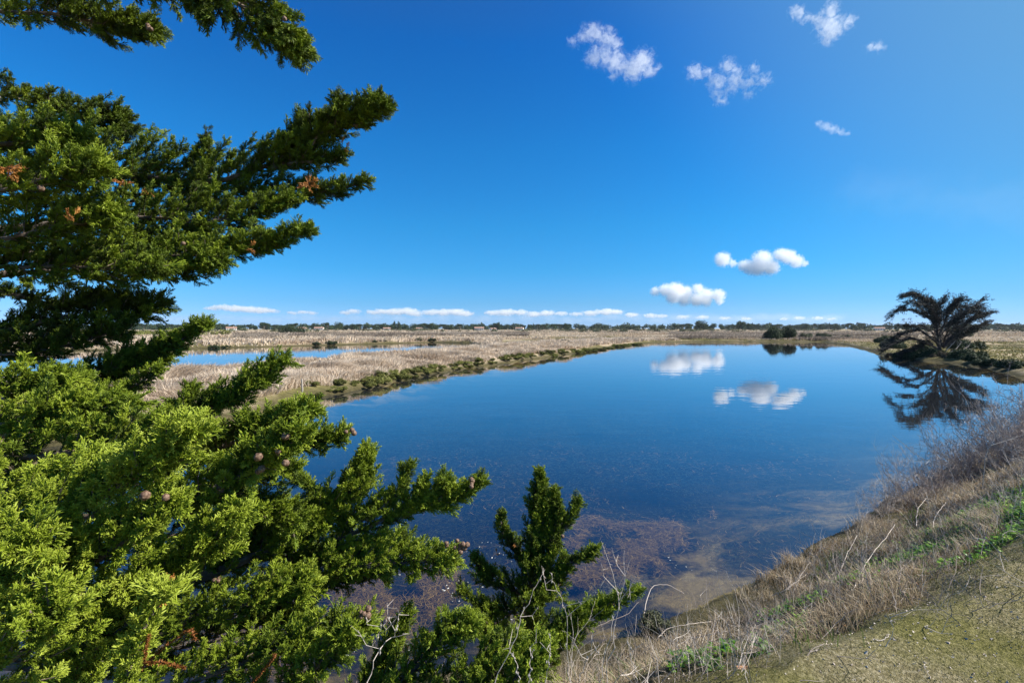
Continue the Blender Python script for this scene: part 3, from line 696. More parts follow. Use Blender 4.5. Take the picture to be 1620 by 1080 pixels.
# reeds on the long dyke between the two ponds (density follows distance)
V_, F_, A_ = [], [], []; off_n = 0
def put(V, Fc, A):
    global off_n
    V_.append(V); F_.append(Fc + off_n); A_.append(A); off_n += len(V)
def flush(name, mat, kind='stuff'):
    global off_n
    o = mesh_np(name, np.concatenate(V_), np.concatenate(F_), mat, attrs={'tint': np.concatenate(A_)}); tag(o, kind=kind)
    V_.clear(); F_.clear(); A_.clear(); off_n = 0; return o
def strip(n, x0, x1, y0, y1, hmin, hmax, wk, sel, lean0=(0.25, 0.0), clump=2.2, spread=.35):
    x, y = scatter(rng, n, x0, x1, y0, y1)
    z, dw, ins = land(x, y); d1 = sdf(x, y, POND)
    r = np.hypot(x, y)
    k = sel(x, y, z, dw, d1, ins)
    k &= rng.random(n) < np.minimum(1, (26 / r) ** 1.0 + 0.12)
    x, y, z, dw, r = x[k], y[k], z[k], dw[k], r[k]; m = len(x)
    cl = fbm(x / clump, y / clump, 4, 77); ln = np.stack([lean0[0] + (fbm(x / 1.7, y / 1.7, 3, 80) - .5) * 2.4 + rng.normal(size=m) * spread, lean0[1] + (fbm(x / 1.7, y / 1.7, 3, 90) - .5) * 2.4 + rng.normal(size=m) * spread], 1)
    h = (hmin + (hmax - hmin) * np.clip((cl - .3) * 2.5, 0, 1)) * rng.uniform(.65, 1.15, m) * sstep(0.0, 1.2, dw)
    wd = wk * np.maximum(r, 8) / 765 * rng.uniform(.6, 1.5, m)
    tn = np.clip(.58 + (fbm(x / 3.1, y / 3.1, 3, 50) - .5) * .6 + rng.normal(size=m) * .13, 0, 1)
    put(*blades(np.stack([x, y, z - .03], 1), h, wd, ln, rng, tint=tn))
strip(620000, -34, 10, 10, 72, .32, .85, .95, lambda x, y, z, dw, d1, ins: (z > .12) & (d1 > .35 + .9 * fbm(x, y, 2, 3)) & (d1 < 14) & (ins < -1) & (dw > .3))
strip(200000, -20, 40, 60, 128, .35, .8, 1.0, lambda x, y, z, dw, d1, ins: (z > .12) & (d1 > 1.0) & (d1 < 16) & (dw > .3) & (y - x * .9 > 30))
strip(130000, -45, -9, 8, 32, .32, .8, 1.0, lambda x, y, z, dw, d1, ins: (z > .12) & (d1 > 1.5) & (ins < -1) & (dw > .3))
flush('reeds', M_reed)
# far side of the second pond and the dykes beyond
strip(330000, -190, -2, 60, 150, .5, 1.1, 1.25, lambda x, y, z, dw, d1, ins: (z > .15) & (dw > .4) & (d1 > 12) & ((dw < 9) | (fbm(x * .05, y * .05, 2, 8) > .52)))
flush('reeds', M_reed)

# belts of dry reed in the marsh: rows at growing distance
def belt(n, r0, r1, a0, a1, h0, h1, thr, seed, wk=1.2, tint0=.5):
    a = rng.uniform(R(a0), R(a1), n); r = r0 * (r1 / r0) ** rng.random(n); x = r * np.sin(a); y = r * np.cos(a)
    z, dw, ins = land(x, y)
    q = fbm(x / 22 + y * .002, y / 9, 3, seed)
    k = (z > .1) & (dw > .8) & (q > thr); x, y, z, r = x[k], y[k], z[k], r[k]; m = len(x)
    h = .6 * rng.uniform(h0, h1, m) * (0.4 + 1.2 * np.clip(fbm(x / 6, y / 6, 3, seed + 4), 0, 1))
    put(*blades(np.stack([x, y, z - .05], 1), h, wk * .75 * r / 765 * rng.uniform(.6, 1.4, m), rng.normal(size=(m, 2)) * .55, rng, tint=np.clip(tint0 + (fbm(x / 40, y / 9, 3, seed + 9) - .5) * 1.2 + rng.normal(size=m) * .07, 0, 1)))
belt(110000, 118, 300, -50, 50, .5, 1.2, .50, 101); belt(50000, 300, 620, -50, 50, .7, 1.6, .46, 120, 1.4)
flush('reeds', M_reed)
belt(60000, 150, 260, -30, 2, 1.0, 1.9, .38, 140, 1.1); belt(60000, 125, 300, 18, 40, .9, 1.7, .40, 150, 1.1); belt(20000, 260, 500, -50, 50, .8, 1.5, .5, 160, 1.3)
flush('reeds', M_greyreed)
# short marsh grass on the right bank and round the far shore
strip(150000, 33, 140, 24, 128, .10, .32, 1.2, lambda x, y, z, dw, d1, ins: (z > .12) & (dw > .5) & (ins < -1), lean0=(.1, 0), clump=4)
strip(90000, 10, 90, 108, 150, .15, .4, 1.3, lambda x, y, z, dw, d1, ins: (z > .12) & (dw > .4) & (ins < -1), lean0=(.1, 0), clump=4)
flush('marsh_grass', M_olive)

# ------------------------------------------------------------------ leafy bodies for shrubs and trees
def leaf_cloud(rng, centers, radii, n, leaf, tintf, flat=1.0, shell=0.55):
    """small leaf faces spread through lobes; returns V, F, A"""
    centers = np.asarray(centers, float); radii = np.asarray(radii, float)
    wgt = radii ** 2; wgt /= wgt.sum(); c = rng.choice(len(centers), n, p=wgt)
    d = rng.normal(size=(n, 3)); d /= np.linalg.norm(d, axis=1)[:, None]
    rr = shell + (1 - shell) * rng.random(n) ** .5; rr *= 1 + .22 * (vnoise(d[:, 0] * 3 + c * 7, d[:, 1] * 3 + d[:, 2] * 3, 5) - .5) * 2
    p = centers[c] + d * (radii[c] * rr)[:, None] * np.array((1, 1, flat))
    nrm = d + rng.normal(size=(n, 3)) * .8; u = np.cross(nrm, rng.normal(size=(n, 3))); u /= np.linalg.norm(u, axis=1)[:, None] + 1e-9
    v = np.cross(nrm, u); v /= np.linalg.norm(v, axis=1)[:, None] + 1e-9
    s = leaf * rng.uniform(.5, 1.4, n)[:, None]
    V = np.stack([p - u * s * .5, p + u * s * .5 + v * s * .15, p + v * s * 1.3], 1).reshape(-1, 3)
    Fc = np.arange(n * 3).reshape(-1, 3)
    t = np.clip(tintf + rng.normal(size=n) * .16 + .25 * (c % 5 - 2) / 5, 0, 1)
    return V, Fc, np.repeat(t, 3)
def shrub_obj(name, seed, w, h, n, leaf, mat, parent_label=None, tint=.5, stems=5, lobes=9):
    """one low shrub: leafy body with stems as parts"""
    rg = np.random.default_rng(seed); e = empty(name)
    cs = []; rs = []
    for k in range(lobes):
        a = rg.uniform(0, 6.28); q = rg.random() ** .5 * .62
        r_ = min(w, h) * rg.uniform(.24, .42); cs.append((math.cos(a) * q * w * .5 * 1.2, math.sin(a) * q * w * .5 * 1.2, max(r_ * .5, h * rg.uniform(.3, .95) * (1 - q * .6) - r_ * .6 + .05 * h))); rs.append(r_)
    V, Fc, A = leaf_cloud(rg, cs, rs, n, leaf, tint, shell=.5)
    V[:, 2] = np.maximum(V[:, 2], 0.0)
    mesh_np('foliage', V, Fc, mat, e, attrs={'tint': A})
    s_ = Acc()
    for k in range(stems):
        c = cs[k % lobes]; s_.tube([(c[0] * .15, c[1] * .15, -.1), (c[0] * .5, c[1] * .5, c[2] * .5), c], [h * .02, h * .014, h * .006], 4, .5)
    s_.build('stem', M_bark, e)
    return e
def copy_tree(o, parent=None):
    c = o.copy(); col.objects.link(c)
    if parent: c.parent = parent
    for ch in list(o.children): copy_tree(ch, c)
    return c
rs_ = random.Random(8)
# salt shrubs along the foot of the reed dyke
protos = [shrub_obj('salt_shrub', 500 + i, 1.7, .5, 5200, .045, M_salt, tint=.35 + .12 * i, lobes=11) for i in range(5)]
shore = [(-9.3, 22.3), (-8.6, 24.0), (-7.9, 25.6), (-7.5, 27.4), (-7.0, 29.3), (-6.5, 31.2), (-5.9, 33), (-5.2, 34.7), (-4.4, 36.8), (-3.5, 38.6), (-2.6, 40.4), (-1.7, 42.6), (-.6, 44.9), (.6, 47.2), (1.7, 49.6), (3.1, 52.0), (4.6, 54.6), (6.2, 57.6), (8.4, 61.6), (10.6, 66), (13, 71), (15.6, 76.5), (18.4, 82), (21.2, 88), (24, 93)]
used = [False] * 5
def ordn(n): return ['', 'first', 'second', 'third', 'fourth', 'fifth', 'sixth', 'seventh', 'eighth', 'ninth', 'tenth', 'eleventh', 'twelfth', 'thirteenth', 'fourteenth', 'fifteenth', 'sixteenth', 'seventeenth', 'eighteenth', 'nineteenth', 'twentieth', 'twenty first', 'twenty second', 'twenty third', 'twenty fourth', 'twenty fifth'][n]
desc = ['wide olive green', 'brownish', 'dark olive', 'pale yellow green', 'grey green']
for i, (x, y) in enumerate(shore):
    for rep in range(2):
        j = (i * 3 + rep * 2) % 5
        o = protos[j] if not used[j] else copy_tree(protos[j]); used[j] = True
        xx = x - .12 - rep * rs_.uniform(.1, .5) + rs_.uniform(-.15, .15); yy = y + rep * .9 + rs_.uniform(-.4, .4)
        sc = rs_.uniform(.7, 1.15) * (1 + i * .02); o.location = (xx, yy, max(landz(xx, yy), .02) - .03); o.rotation_euler = (0, 0, rs_.uniform(0, 6)); o.scale = (sc * 1.05, sc * 1.05, sc * rs_.uniform(.38, .75))
        
        tag(o, f'{desc[j]} salt shrub, {ordn(i + 1)} from the wooden stake, {"back" if rep else "front"} row', 'shrub', 'low salt shrubs along the pond edge')
# dark bushes standing on the far dykes (beyond the second pond)
M_darkleaf = plantmat('dark_leaf', [(0, (0.012, 0.022, 0.009)), (0.5, (0.03, 0.05, 0.018)), (1, (0.075, 0.105, 0.035))], trans=0.12, rough=.7)
M_greyleaf = plantmat('grey_leaf', [(0, (0.05, 0.055, 0.03)), (0.5, (0.12, 0.13, 0.07)), (1, (0.22, 0.23, 0.13))], trans=0.12, rough=.7)
db = shrub_obj('dark_shrub', 61, 2.2, 1.0, 3500, .08, M_darkleaf, tint=.45); first = True
for n_, (px, py, sc, lab) in enumerate([(338, 552, 1.7, 'dark flat bush at the water edge beyond the narrow pond, leftmost of a pair'), (358, 551, 1.2, 'dark bush beyond the narrow pond, right one of a low pair'), (502, 546, 1.4, 'dark round bush on the bank beyond the narrow pond, beside a second one'),
        (524, 545, 1.6, 'dark wide bush on the bank beyond the narrow pond, right of a smaller one'), (592, 542, 1.0, 'small dark bush where the narrow pond thins out'), (606, 541, 1.0, 'dark bush at the far right end of the narrow pond'), (665, 540, 1.6, 'tall dark bush behind the thin end of the narrow pond'),
        (684, 540, 1.4, 'dark bush right behind the tip of the narrow pond'), (462, 524, 3.2, 'round grey dark bush alone in the grey reeds')]):
    x, y, z = Gz(px, py - 1); o = db if first else copy_tree(db); first = False
    o.location = (x, y, z - .02); o.scale = (sc * y / 150, sc * y / 150, sc * y / 210); o.rotation_euler = (0, 0, n_ * 1.3); tag(o, lab, 'bush', 'dark bushes beyond the narrow pond')
# the big dark round bush across the pond and its paler neighbours
x, y, z = (66.5, 119.5, .4)
bb = shrub_obj('round_bush', 71, 8.4, 3.6, 26000, .17, M_darkleaf, tint=.42, lobes=22); bb.location = (x, y, z); tag(bb, 'big dark round bush alone on the far bank, mirrored in the pond', 'bush')
gb = shrub_obj('grey_bush', 72, 4.2, 1.9, 9000, .12, M_greyleaf, tint=.35, lobes=12)
for i, (x, y, s_, lab) in enumerate([(72.8, 119.5, 1.0, 'grey green bush right beside the big dark round bush'), (78.0, 121, 1.05, 'grey green bush second to the right of the big dark one'), (85, 123, .75, 'small grey bush third to the right of the big dark one'), (140, 150, 1.5, 'olive bush beside the small far pool'), (9, 82, .45, 'small bare grey bush on the dyke above the pond corner')]):
    o = gb if i == 0 else copy_tree(gb); o.location = (x, y, landz(x, y) - .05); o.scale = (s_,) * 3; o.rotation_euler = (0, 0, i * 2.1); tag(o, lab, 'bush', 'grey green bushes on the far banks')

# ------------------------------------------------------------------ tree line on the horizon
M_fartree = plantmat('far_tree_leaf', [(0, (0.010, 0.024, 0.010)), (0.5, (0.026, 0.052, 0.018)), (1, (0.07, 0.11, 0.035))], trans=0.1, rough=.8)
def far_tree(seed, kind):
    rg = np.random.default_rng(seed)
    if kind == 'pine':   # broad flat crown on a stem
        cs = [(rg.uniform(-4, 4), rg.uniform(-3, 3), 7.2 + rg.uniform(-.8, 1.3)) for _ in range(12)]; rs2 = rg.uniform(1.1, 2.0, 12); e = empty('umbrella_pine'); H = 7
        V, Fc, A = leaf_cloud(rg, cs, rs2, 1700, .55, .4, flat=.7)
    elif kind == 'round':
        cs = [(rg.uniform(-2.8, 2.8), rg.uniform(-2.8, 2.8), 3.6 + rg.uniform(-1.6, 2.4)) for _ in range(12)]; rs2 = rg.uniform(1.2, 2.4, 12); e = empty('round_tree'); H = 4
        V, Fc, A = leaf_cloud(rg, cs, rs2, 1700, .55, .55)
    else:                # tall and narrow
        cs = [(rg.uniform(-.8, .8), rg.uniform(-.8, .8), 1.5 + k * .85) for k in range(11)]; rs2 = np.interp(np.arange(11), [0, 4, 10], [1.3, 1.8, .7]); e = empty('tall_tree'); H = 6
        V, Fc, A = leaf_cloud(rg, cs, rs2, 1300, .5, .5)
    mesh_np('crown', V, Fc, M_fartree, e, attrs={'tint': A})
    t_ = Acc(); t_.tube([(0, 0, -.5), (.1, 0, H * .5), (0.1, .1, H)], [.4, .3, .15], 6, .5)
    for k in range(4): t_.tube([(0.1, 0, H * .5), tuple(cs[k])], [.18, .08], 4, .5)
    t_.build('trunk', M_bark, e)
    return e
FT = {k: [far_tree(900 + 10 * i + j, k) for j in range(3)] for i, k in enumerate(('pine', 'round', 'tall'))}
fu = set(); rt = random.Random(77)
def far(px, H, kind, dist=None, lab=''):
    j = rt.randrange(3); src = FT[kind][j]; key = (kind, j)
    o = src if key not in fu else copy_tree(src); fu.add(key)
    D = dist or rt.uniform(560, 760); x = (px - 810) / F * D; o.location = (x, D, landz(x, D) - .3)
    base_h = {'pine': 9.5, 'round': 7.2, 'tall': 10.5}[kind]; hpx = H * .88 * D / F; s_ = hpx / base_h
    o.scale = (s_ * rt.uniform(.9, 1.25), s_, s_); o.rotation_euler = (0, 0, rt.uniform(0, 6))
    word = {'pine': 'flat topped dark pine', 'round': 'round crowned tree', 'tall': 'tall narrow tree'}[kind]
    tag(o, (lab or f'{word} in the far tree line along the horizon'), 'tree', 'trees of the far tree line' if not lab else 'standout trees of the far tree line')
for px, H, kind, D, lab in [(418, 15, 'pine', 560, 'broad dark tree standing up from the horizon, left of the pale house'), (519, 14, 'pine', 600, 'broad dark flat topped tree above a white house on the horizon'), (466, 13, 'pine', 640, 'dark table shaped pine on the horizon between two broader ones'),
        (537, 14, 'round', 600, 'paler rounded tree right beside a dark flat topped one'), (624, 16, 'tall', 640, 'left one of two slim tall trees on the horizon'), (631, 16, 'tall', 640, 'right one of two slim tall trees on the horizon'), (680, 13, 'round', 560, 'bushy tree right of the slim pair on the horizon'),
        (668, 13, 'pine', 620, 'dark pine just right of the slim pair on the horizon'), (786, 14, 'round', 620, 'rounded tree above the middle of the horizon line'), (896, 13, 'round', 520, 'dark low tree standing forward of the green horizon belt'), (1108, 17, 'round', 560, 'tallest round tree on the horizon right of centre'), (1090, 12, 'round', 580, 'lower round tree left beside the tallest one'),
        (1172, 17, 'round', 560, 'round pale green tree on the horizon left of the big dark bush'), (1186, 13, 'round', 580, 'smaller pale tree right beside the round pale green one'), (1362, 14, 'round', 640, 'bushy tree on the horizon, left of the wind bent tree'), (1340, 13, 'pine', 640, 'dark pine on the horizon above the small far pool')]:
    far(px, H, kind, D, lab)
px = -60.0
while px < 1700:
    k = rt.choices(['pine', 'round', 'tall'], [5, 8, .7])[0]
    big = 1.0 if px < 900 or px > 1060 else .75
    far(px, rt.uniform(8.5, 12) * big, k); px += rt.uniform(9, 15)
# dense belt of wood behind, read as one mass
rg = np.random.default_rng(5); n = 700
X = rg.uniform(-1250, 1250, n); Yd = rg.uniform(760, 980, n)
cs = np.stack([X, Yd, rg.uniform(2, 6.5, n) + .6], 1)
V, Fc, A = leaf_cloud(rg, cs, rg.uniform(3.5, 7, n), 60000, 2.2, .4, flat=.75)
o = mesh_np('distant_woods', V, Fc, M_fartree, attrs={'tint': A}); tag(o, kind='stuff')
# low scrub in front of the trees
n = 420; a = rg.uniform(R(-50), R(50), n); rr = rg.uniform(330, 600, n)
cs = np.stack([rr * np.sin(a), rr * np.cos(a), rg.uniform(.3, 1.6, n)], 1); k = fbm(cs[:, 0] / 60, cs[:, 1] / 60, 2, 4) > .42; cs = cs[k]
V, Fc, A = leaf_cloud(rg, cs, rg.uniform(1.2, 3.2, len(cs)), 26000, .8, .4, flat=.6)
o = mesh_np('distant_scrub', V, Fc, M_greyleaf, attrs={'tint': A}); tag(o, kind='stuff')
# yellow green mound at the left
x0, y0 = G(250, 530, 0.5)
n = 60; cs = np.stack([x0 - 14 + rg.normal(size=n) * 14, y0 + rg.normal(size=n) * 8, rg.uniform(.2, 1.6, n)], 1)
V, Fc, A = leaf_cloud(rg, cs, rg.uniform(1, 2.2, n), 16000, .35, .7, flat=.55)
V[:, 2] = np.maximum(V[:, 2], .3)
o = mesh_np('distant_scrub', V, Fc, M_salt, attrs={'tint': A}); tag(o, kind='stuff')

# white houses among the trees
def plain(name, c, rough=.85, bump=0):
    m, t, o = newmat(name); b = N(t, 'BsdfPrincipled', i_Roughness=rough)
    tc = N(t, 'TexCoord').outputs['Object']; n = N(t, 'TexNoise', i_Scale=3.0, i_Detail=5.0); t.links.new(tc, n.inputs['Vector'])
    cc = ramp(t, n.outputs[0], [(.3, tuple(v * .8 for v in c)), (.7, c)]); t.links.new(cc, b.inputs['Base Color']); t.links.new(b.outputs[0], o.inputs[0]); return m
M_white = plain('white_render', (.78, .76, .72)); M_tile = plain('roof_tile', (.33, .2, .15)); M_glassd = plain('dark_pane', (.03, .035, .04), .2); M_wood = plain('weathered_wood', (.42, .37, .31))
def box(a_, x0, x1, y0, y1, z0, z1):
    v = [(x, y, z) for x in (x0, x1) for y in (y0, y1) for z in (z0, z1)]
    f = [(0, 1, 3), (0, 3, 2), (4, 6, 7), (4, 7, 5), (0, 4, 5), (0, 5, 1), (2, 3, 7), (2, 7, 6), (0, 2, 6), (0, 6, 4), (1, 5, 7), (1, 7, 3)]
    a_.add(v, f)
hp = empty('white_house')
a_ = Acc(); box(a_, -7, 7, -4, 4, -1, 3.0)
a_.add([(-7, -4, 3.0), (-7, 4, 3.0), (-7, 0, 4.7)], [(0, 2, 1)]); a_.add([(7, -4, 3.0), (7, 4, 3.0), (7, 0, 4.7)], [(0, 1, 2)]); a_.build('wall', M_white, hp)
a_ = Acc()
for s in (-1, 1):
    a_.add([(-7.5, s * 4.5, 2.85), (7.5, s * 4.5, 2.85), (7.5, 0, 4.85), (-7.5, 0, 4.85), (-7.5, s * 4.5, 3.0), (7.5, s * 4.5, 3.0), (7.5, 0, 5.0), (-7.5, 0, 5.0)], [(0, 1, 2), (0, 2, 3), (4, 5, 6), (4, 6, 7), (0, 1, 5), (0, 5, 4), (0, 3, 7), (0, 7, 4), (1, 2, 6), (1, 6, 5)])
rf = a_.build('roof', M_tile, hp); a_ = Acc(); box(a_, 3, 3.8, -.4, .4, 4.4, 5.8); a_.build('chimney', M_white, rf)
for k, x in enumerate((-5, -2, 1.8, 5)):
    a_ = Acc(); box(a_, x - .5, x + .5, -4.06, -3.96, .9 if k != 1 else 0, 2.2); a_.build('window' if k != 1 else 'door', M_glassd, hp)
for i, (px, D, s_, rz, lab) in enumerate([(366, 520, 1.0, .1, 'long pale house low among the trees, leftmost on the horizon'), (505, 560, 1.0, -.2, 'white house with a reddish roof under the dark flat topped tree'), (478, 600, .9, .3, 'small white house between two dark pines on the horizon'), (612, 540, .8, .15, 'long low white house left of the two slim trees'),
        (664, 560, .8, -.1, 'small white house right of the two slim trees'), (758, 520, 1.0, .05, 'long low house with a pale wall under the middle of the tree line'), (780, 560, .7, .4, 'small house with an orange roof at the middle of the horizon'), (822, 540, .9, -.2, 'low pale house right of the middle, before the green belt'), (1391, 520, .9, .2, 'pale house at the horizon left of the wind bent tree')]):
    o = hp if i == 0 else copy_tree(hp); x = (px - 810) / F * D; o.location = (x, D, landz(x, D) + .3); o.scale = (s_ * .7, s_ * .8, s_ * .75); o.rotation_euler = (0, 0, rz - math.atan2(x, D)); tag(o, lab, 'house', 'houses among the far trees')

# weathered stakes in the water
def stake(px, py, h, lab, lean=0.02):
    x, y = G(px, py, 0.0); o_ = Acc(); z0 = landz(x, y); pts = [(0, 0, z0 - .3), (lean * .4, 0, h * .5), (lean, .01, h)]
    o_.tube(smooth_path(pts, 8), np.interp(np.linspace(0, 1, 8), [0, 1], [.045, .035]) * (1 + .1 * np.sin(np.arange(8) * 2.3)), 7, .5)
    o = o_.build('wooden_stake', M_wood); o.location = (x, y, 0); tag(o, lab, 'stake')
stake(479, 633, .95, 'pale weathered wooden stake standing in the shallow water by the reed dyke', -.03)
x, y, z = Gz(243, 612); o_ = Acc(); o_.tube([(0, 0, -.2), (.05, 0, .5), (.16, 0, 1.0)], [.03, .026, .02], 6); o = o_.build('wooden_stake', M_wood); o.location = (x, y, z); tag(o, 'thin leaning stick in the reeds behind the left plumes', 'stake')

# ------------------------------------------------------------------ wind-bent cypress on the far right bank
M_bare = plantmat('dry_dark_needles', [(0, (0.012, 0.015, 0.014)), (0.5, (0.028, 0.034, 0.032)), (1, (0.06, 0.065, 0.055))], trans=0.08, rough=.8)
M_dkbark = plain('dark_bark', (.075, .06, .055))
TD = 50.5
wt = empty('windswept_tree', (P(1490, 556, TD)[0], TD, .4)); tag(wt, 'dark sparse wind bent tree leaning over the pond on the right bank', 'tree')
LIMBS = [([(1486, 556, 0), (1484, 530, .2), (1482, 505, 0), (1485, 482, -.4), (1474, 461, -.8)], .30, 1.0), ([(1486, 512, 0), (1490, 485, .8), (1497, 463, 1.2)], .13, .9), ([(1488, 532, 0), (1498, 500, -1), (1508, 480, -1.4), (1526, 466, -1.8)], .18, 1.0),
    ([(1490, 548, 0), (1516, 508, 1.2), (1540, 484, 2), (1564, 470, 2.4)], .22, .9), ([(1483, 522, 0), (1466, 502, .5), (1440, 491, 1), (1416, 489, 1.2), (1402, 497, 1.4)], .17, 1.1), ([(1484, 505, 0), (1464, 482, -1.4), (1445, 472, -2), (1436, 479, -2.3)], .14, 1.1),
    ([(1492, 548, 0), (1530, 514, -1.6), (1556, 492, -2.4)], .18, 1.3), ([(1492, 550, 0), (1530, 520, 0), (1560, 505, .3)], .15, 1.3), ([(1494, 548, 0), (1528, 528, 2), (1558, 512, 3)], .13, 1.2), ([(1484, 545, 0), (1455, 521, 1), (1425, 527, 1.6), (1405, 540, 2)], .16, 1.3),
    ([(1482, 550, 0), (1448, 530, -1), (1420, 540, -1.6), (1403, 551, -2)], .16, 1.3), ([(1488, 548, 0), (1478, 515, 2.2), (1462, 496, 3), (1450, 484, 3.3)], .13, 1.1), ([(1488, 548, 0), (1500, 510, 2.6), (1512, 488, 3.3), (1530, 476, 3.6)], .13, 1.2),
    ([(1488, 548, 0), (1478, 528, -2.4), (1455, 512, -3), (1432, 508, -3.2)], .13, .8), ([(1490, 548, 0), (1500, 522, -2.8), (1522, 500, -3.4), (1540, 492, -3.5)], .13, 1.3), ([(1484, 550, 0), (1462, 540, 0), (1438, 548, .4), (1418, 556, .6)], .14, 1.6),
    ([(1488, 530, 0), (1500, 515, .5), (1515, 500, .6), (1530, 487, .8)], .12, 1.3), ([(1486, 520, 0), (1478, 500, .6), (1468, 484, .8), (1460, 470, 1)], .11, 1.2), ([(1490, 545, 0), (1515, 530, 0), (1545, 527, 0)], .12, 1.3), ([(1486, 515, 0), (1492, 498, -.6), (1502, 484, -1), (1512, 470, -1)], .1, 1.1),
    ([(1485, 508, 0), (1470, 480, .9), (1452, 467, 1.6), (1430, 470, 2)], .1, 1.4), ([(1488, 505, 0), (1476, 480, -1), (1458, 465, -1.5), (1440, 464, -2)], .09, 1.3), ([(1494, 535, 0), (1522, 500, .4), (1545, 484, .8), (1558, 478, 1)], .12, 1.5), ([(1494, 540, 0), (1525, 508, -.8), (1550, 497, -1), (1563, 490, -1)], .1, 1.3)]
for li, (pts, r0, fd) in enumerate(LIMBS):
    rg = np.random.default_rng(700 + li)
    q = smooth_path([P(a_, b_, TD + c_) for a_, b_, c_ in [(1486 + (u_ - 1486) * .95, 552 + (v_ - 552) * .95, w_) for u_, v_, w_ in pts]], 22); q += np.cumsum(rg.normal(size=q.shape) * .05, axis=0)
    if li == 3: TIP = q[-1].copy()
    a_ = Acc(); a_.tube(q, np.linspace(r0 * .62, .016, 22), 6, .5)
    T = np.gradient(q, axis=0); T /= np.linalg.norm(T, axis=1)[:, None]; lv = Acc(); cp = []; cd = []
    cumn = int(22 * fd * 3.0)
    for k in range(cumn):
        i = int(rg.uniform(.14 if li else .3, 1) * 21); d = T[i] * np.array((1.3, 1, .75)) + rg.normal(size=3) * np.array((.55, .5, .28)) + np.array((0, 0, .10)); d /= np.linalg.norm(d); l = rg.uniform(.4, 1.15)
        tw = [q[i], q[i] + d * l * .5, q[i] + d * l + np.array((0, 0, rg.uniform(-.15, .15)))]; a_.tube(tw, [.02, .012, .006], 3, .5)
        m = int(l * 34)
        if k % 7 == 0: continue
        for t in rg.random(m):
            cp.append(tw[0] * (1 - t) + tw[2] * t + rg.normal(size=3) * np.array((.07, .07, .045)) * 1.4); cd.append(d + rg.normal(size=3) * .45)
    wb = a_.build('trunk' if li == 0 else 'limb', M_dkbark, wt, True); wb.matrix_parent_inverse = Matrix.Translation(-wt.location)
    cp = np.array(cp); cd = np.array(cd); n = len(cp); cd /= np.linalg.norm(cd, axis=1)[:, None]
    s_ = np.cross(cd, rg.normal(size=(n, 3))); s_ /= np.linalg.norm(s_, axis=1)[:, None]; ll = rg.uniform(.10, .26, n)[:, None]
    V = np.stack([cp - s_ * .028, cp + s_ * .028, cp + cd * ll], 1).reshape(-1, 3)
    mesh_np('foliage', V, np.arange(3 * n).reshape(-1, 3), M_bare, wb, attrs={'tint': np.repeat(np.clip(rg.normal(.45, .2, n), 0, 1), 3)})
# scrub heaped round its foot and along the right bank
sb = shrub_obj('bank_scrub', 81, 3.0, 1.2, 7000, .09, M_darkleaf, tint=.55, lobes=14)
M_scrub = plantmat('brown_scrub', [(0, (0.035, 0.028, 0.02)), (0.5, (0.09, 0.075, 0.045)), (1, (0.2, 0.16, 0.1))], trans=0.15, rough=.8)
sb2 = shrub_obj('bank_scrub', 82, 2.6, .8, 6000, .07, M_scrub, tint=.5, lobes=12)
fl = {0: True, 1: True}
for i, (px, Y, s_, w_, lab) in enumerate([(1420, 53.5, 1.0, 1, 'dark scrub at the left end of the heap under the wind bent tree'), (1436, 52.5, .9, 0, 'dark scrub mound left of the bent trunk'), (1456, 51.6, 1.0, 0, 'dark scrub mound pressed against the bent trunk, left side'), (1478, 50.6, .95, 0, 'dark scrub mound in front of the bent trunk'),
        (1497, 49.2, 1.1, 1, 'brown scrub right in front of the bent trunk'), (1512, 48.4, .95, 0, 'dark scrub mound just right of the bent trunk'), (1530, 46.6, 1.1, 0, 'dark low scrub second to the right of the bent trunk'), (1470, 53.5, 1.0, 0, 'dark scrub mound behind the bent trunk'), (1446, 54.5, .9, 1, 'brown scrub behind the left side of the bent tree'),
        (1524, 50.5, 1.2, 1, 'brown dry scrub behind the right side of the bent tree'), (1548, 43.4, .8, 0, 'dark low scrub on the bank edge, right of the bent tree'), (1566, 40.9, .75, 0, 'dark low scrub on the bank edge between the bent tree and the frame'), (1588, 38.5, .75, 1, 'brown low scrub at the waterline near the right edge'), (1606, 36.6, .8, 0, 'dark low scrub at the waterline at the right edge'),
        (1420, 66, 1.4, 0, 'dark green bush behind the hanging left limbs of the bent tree'), (1398, 92, 1.7, 0, 'dark green bush beside the small far pool'), (1525, 62, 1.6, 0, 'dark bush in the grass behind the bent tree')]):
    s0 = sb if w_ == 0 else sb2; o = s0 if fl[w_] else copy_tree(s0); fl[w_] = False
    Y = Y - (1.6 if Y < 53 else 0); x = (px - 810) / F * Y; o.location = (x, Y, max(landz(x, Y), 0) - .05); o.scale = (s_, s_, s_ * .85); o.rotation_euler = (0, 0, i * 1.9); tag(o, lab, 'bush', 'scrub on the right bank')
# pale dead branches lying at its foot
for i, pts in enumerate([[(1498, 560, 49), (1512, 552, 49), (1522, 540, 49.4)], [(1495, 556, 49.5), (1506, 545, 49.5), (1512, 538, 49.5)], [(1505, 560, 48.5), (1525, 552, 48.8), (1534, 546, 49)], [(1425, 562, 51.5), (1440, 557, 51.5), (1453, 562, 51.2)]]):
    a_ = Acc(); q = smooth_path([P(*p) for p in pts], 10); a_.tube(q, np.linspace(.05, .015, 10), 5); rg = np.random.default_rng(i)
    for k in range(6): j = rg.integers(3, 9); a_.tube([q[j], q[j] + rg.normal(size=3) * .25 + (0, 0, .25)], [.02, .006], 4)
    o = a_.build('dead_branch', M_wood); tag(o, ['pale dead branch sticking up right of the bent trunk', 'short pale dead branch close to the bent trunk', 'long pale dead branch slanting away right of the bent tree', 'pale dead branch arching over the waterline left of the bent tree'][i], 'branch', 'dead branches under the bent tree')
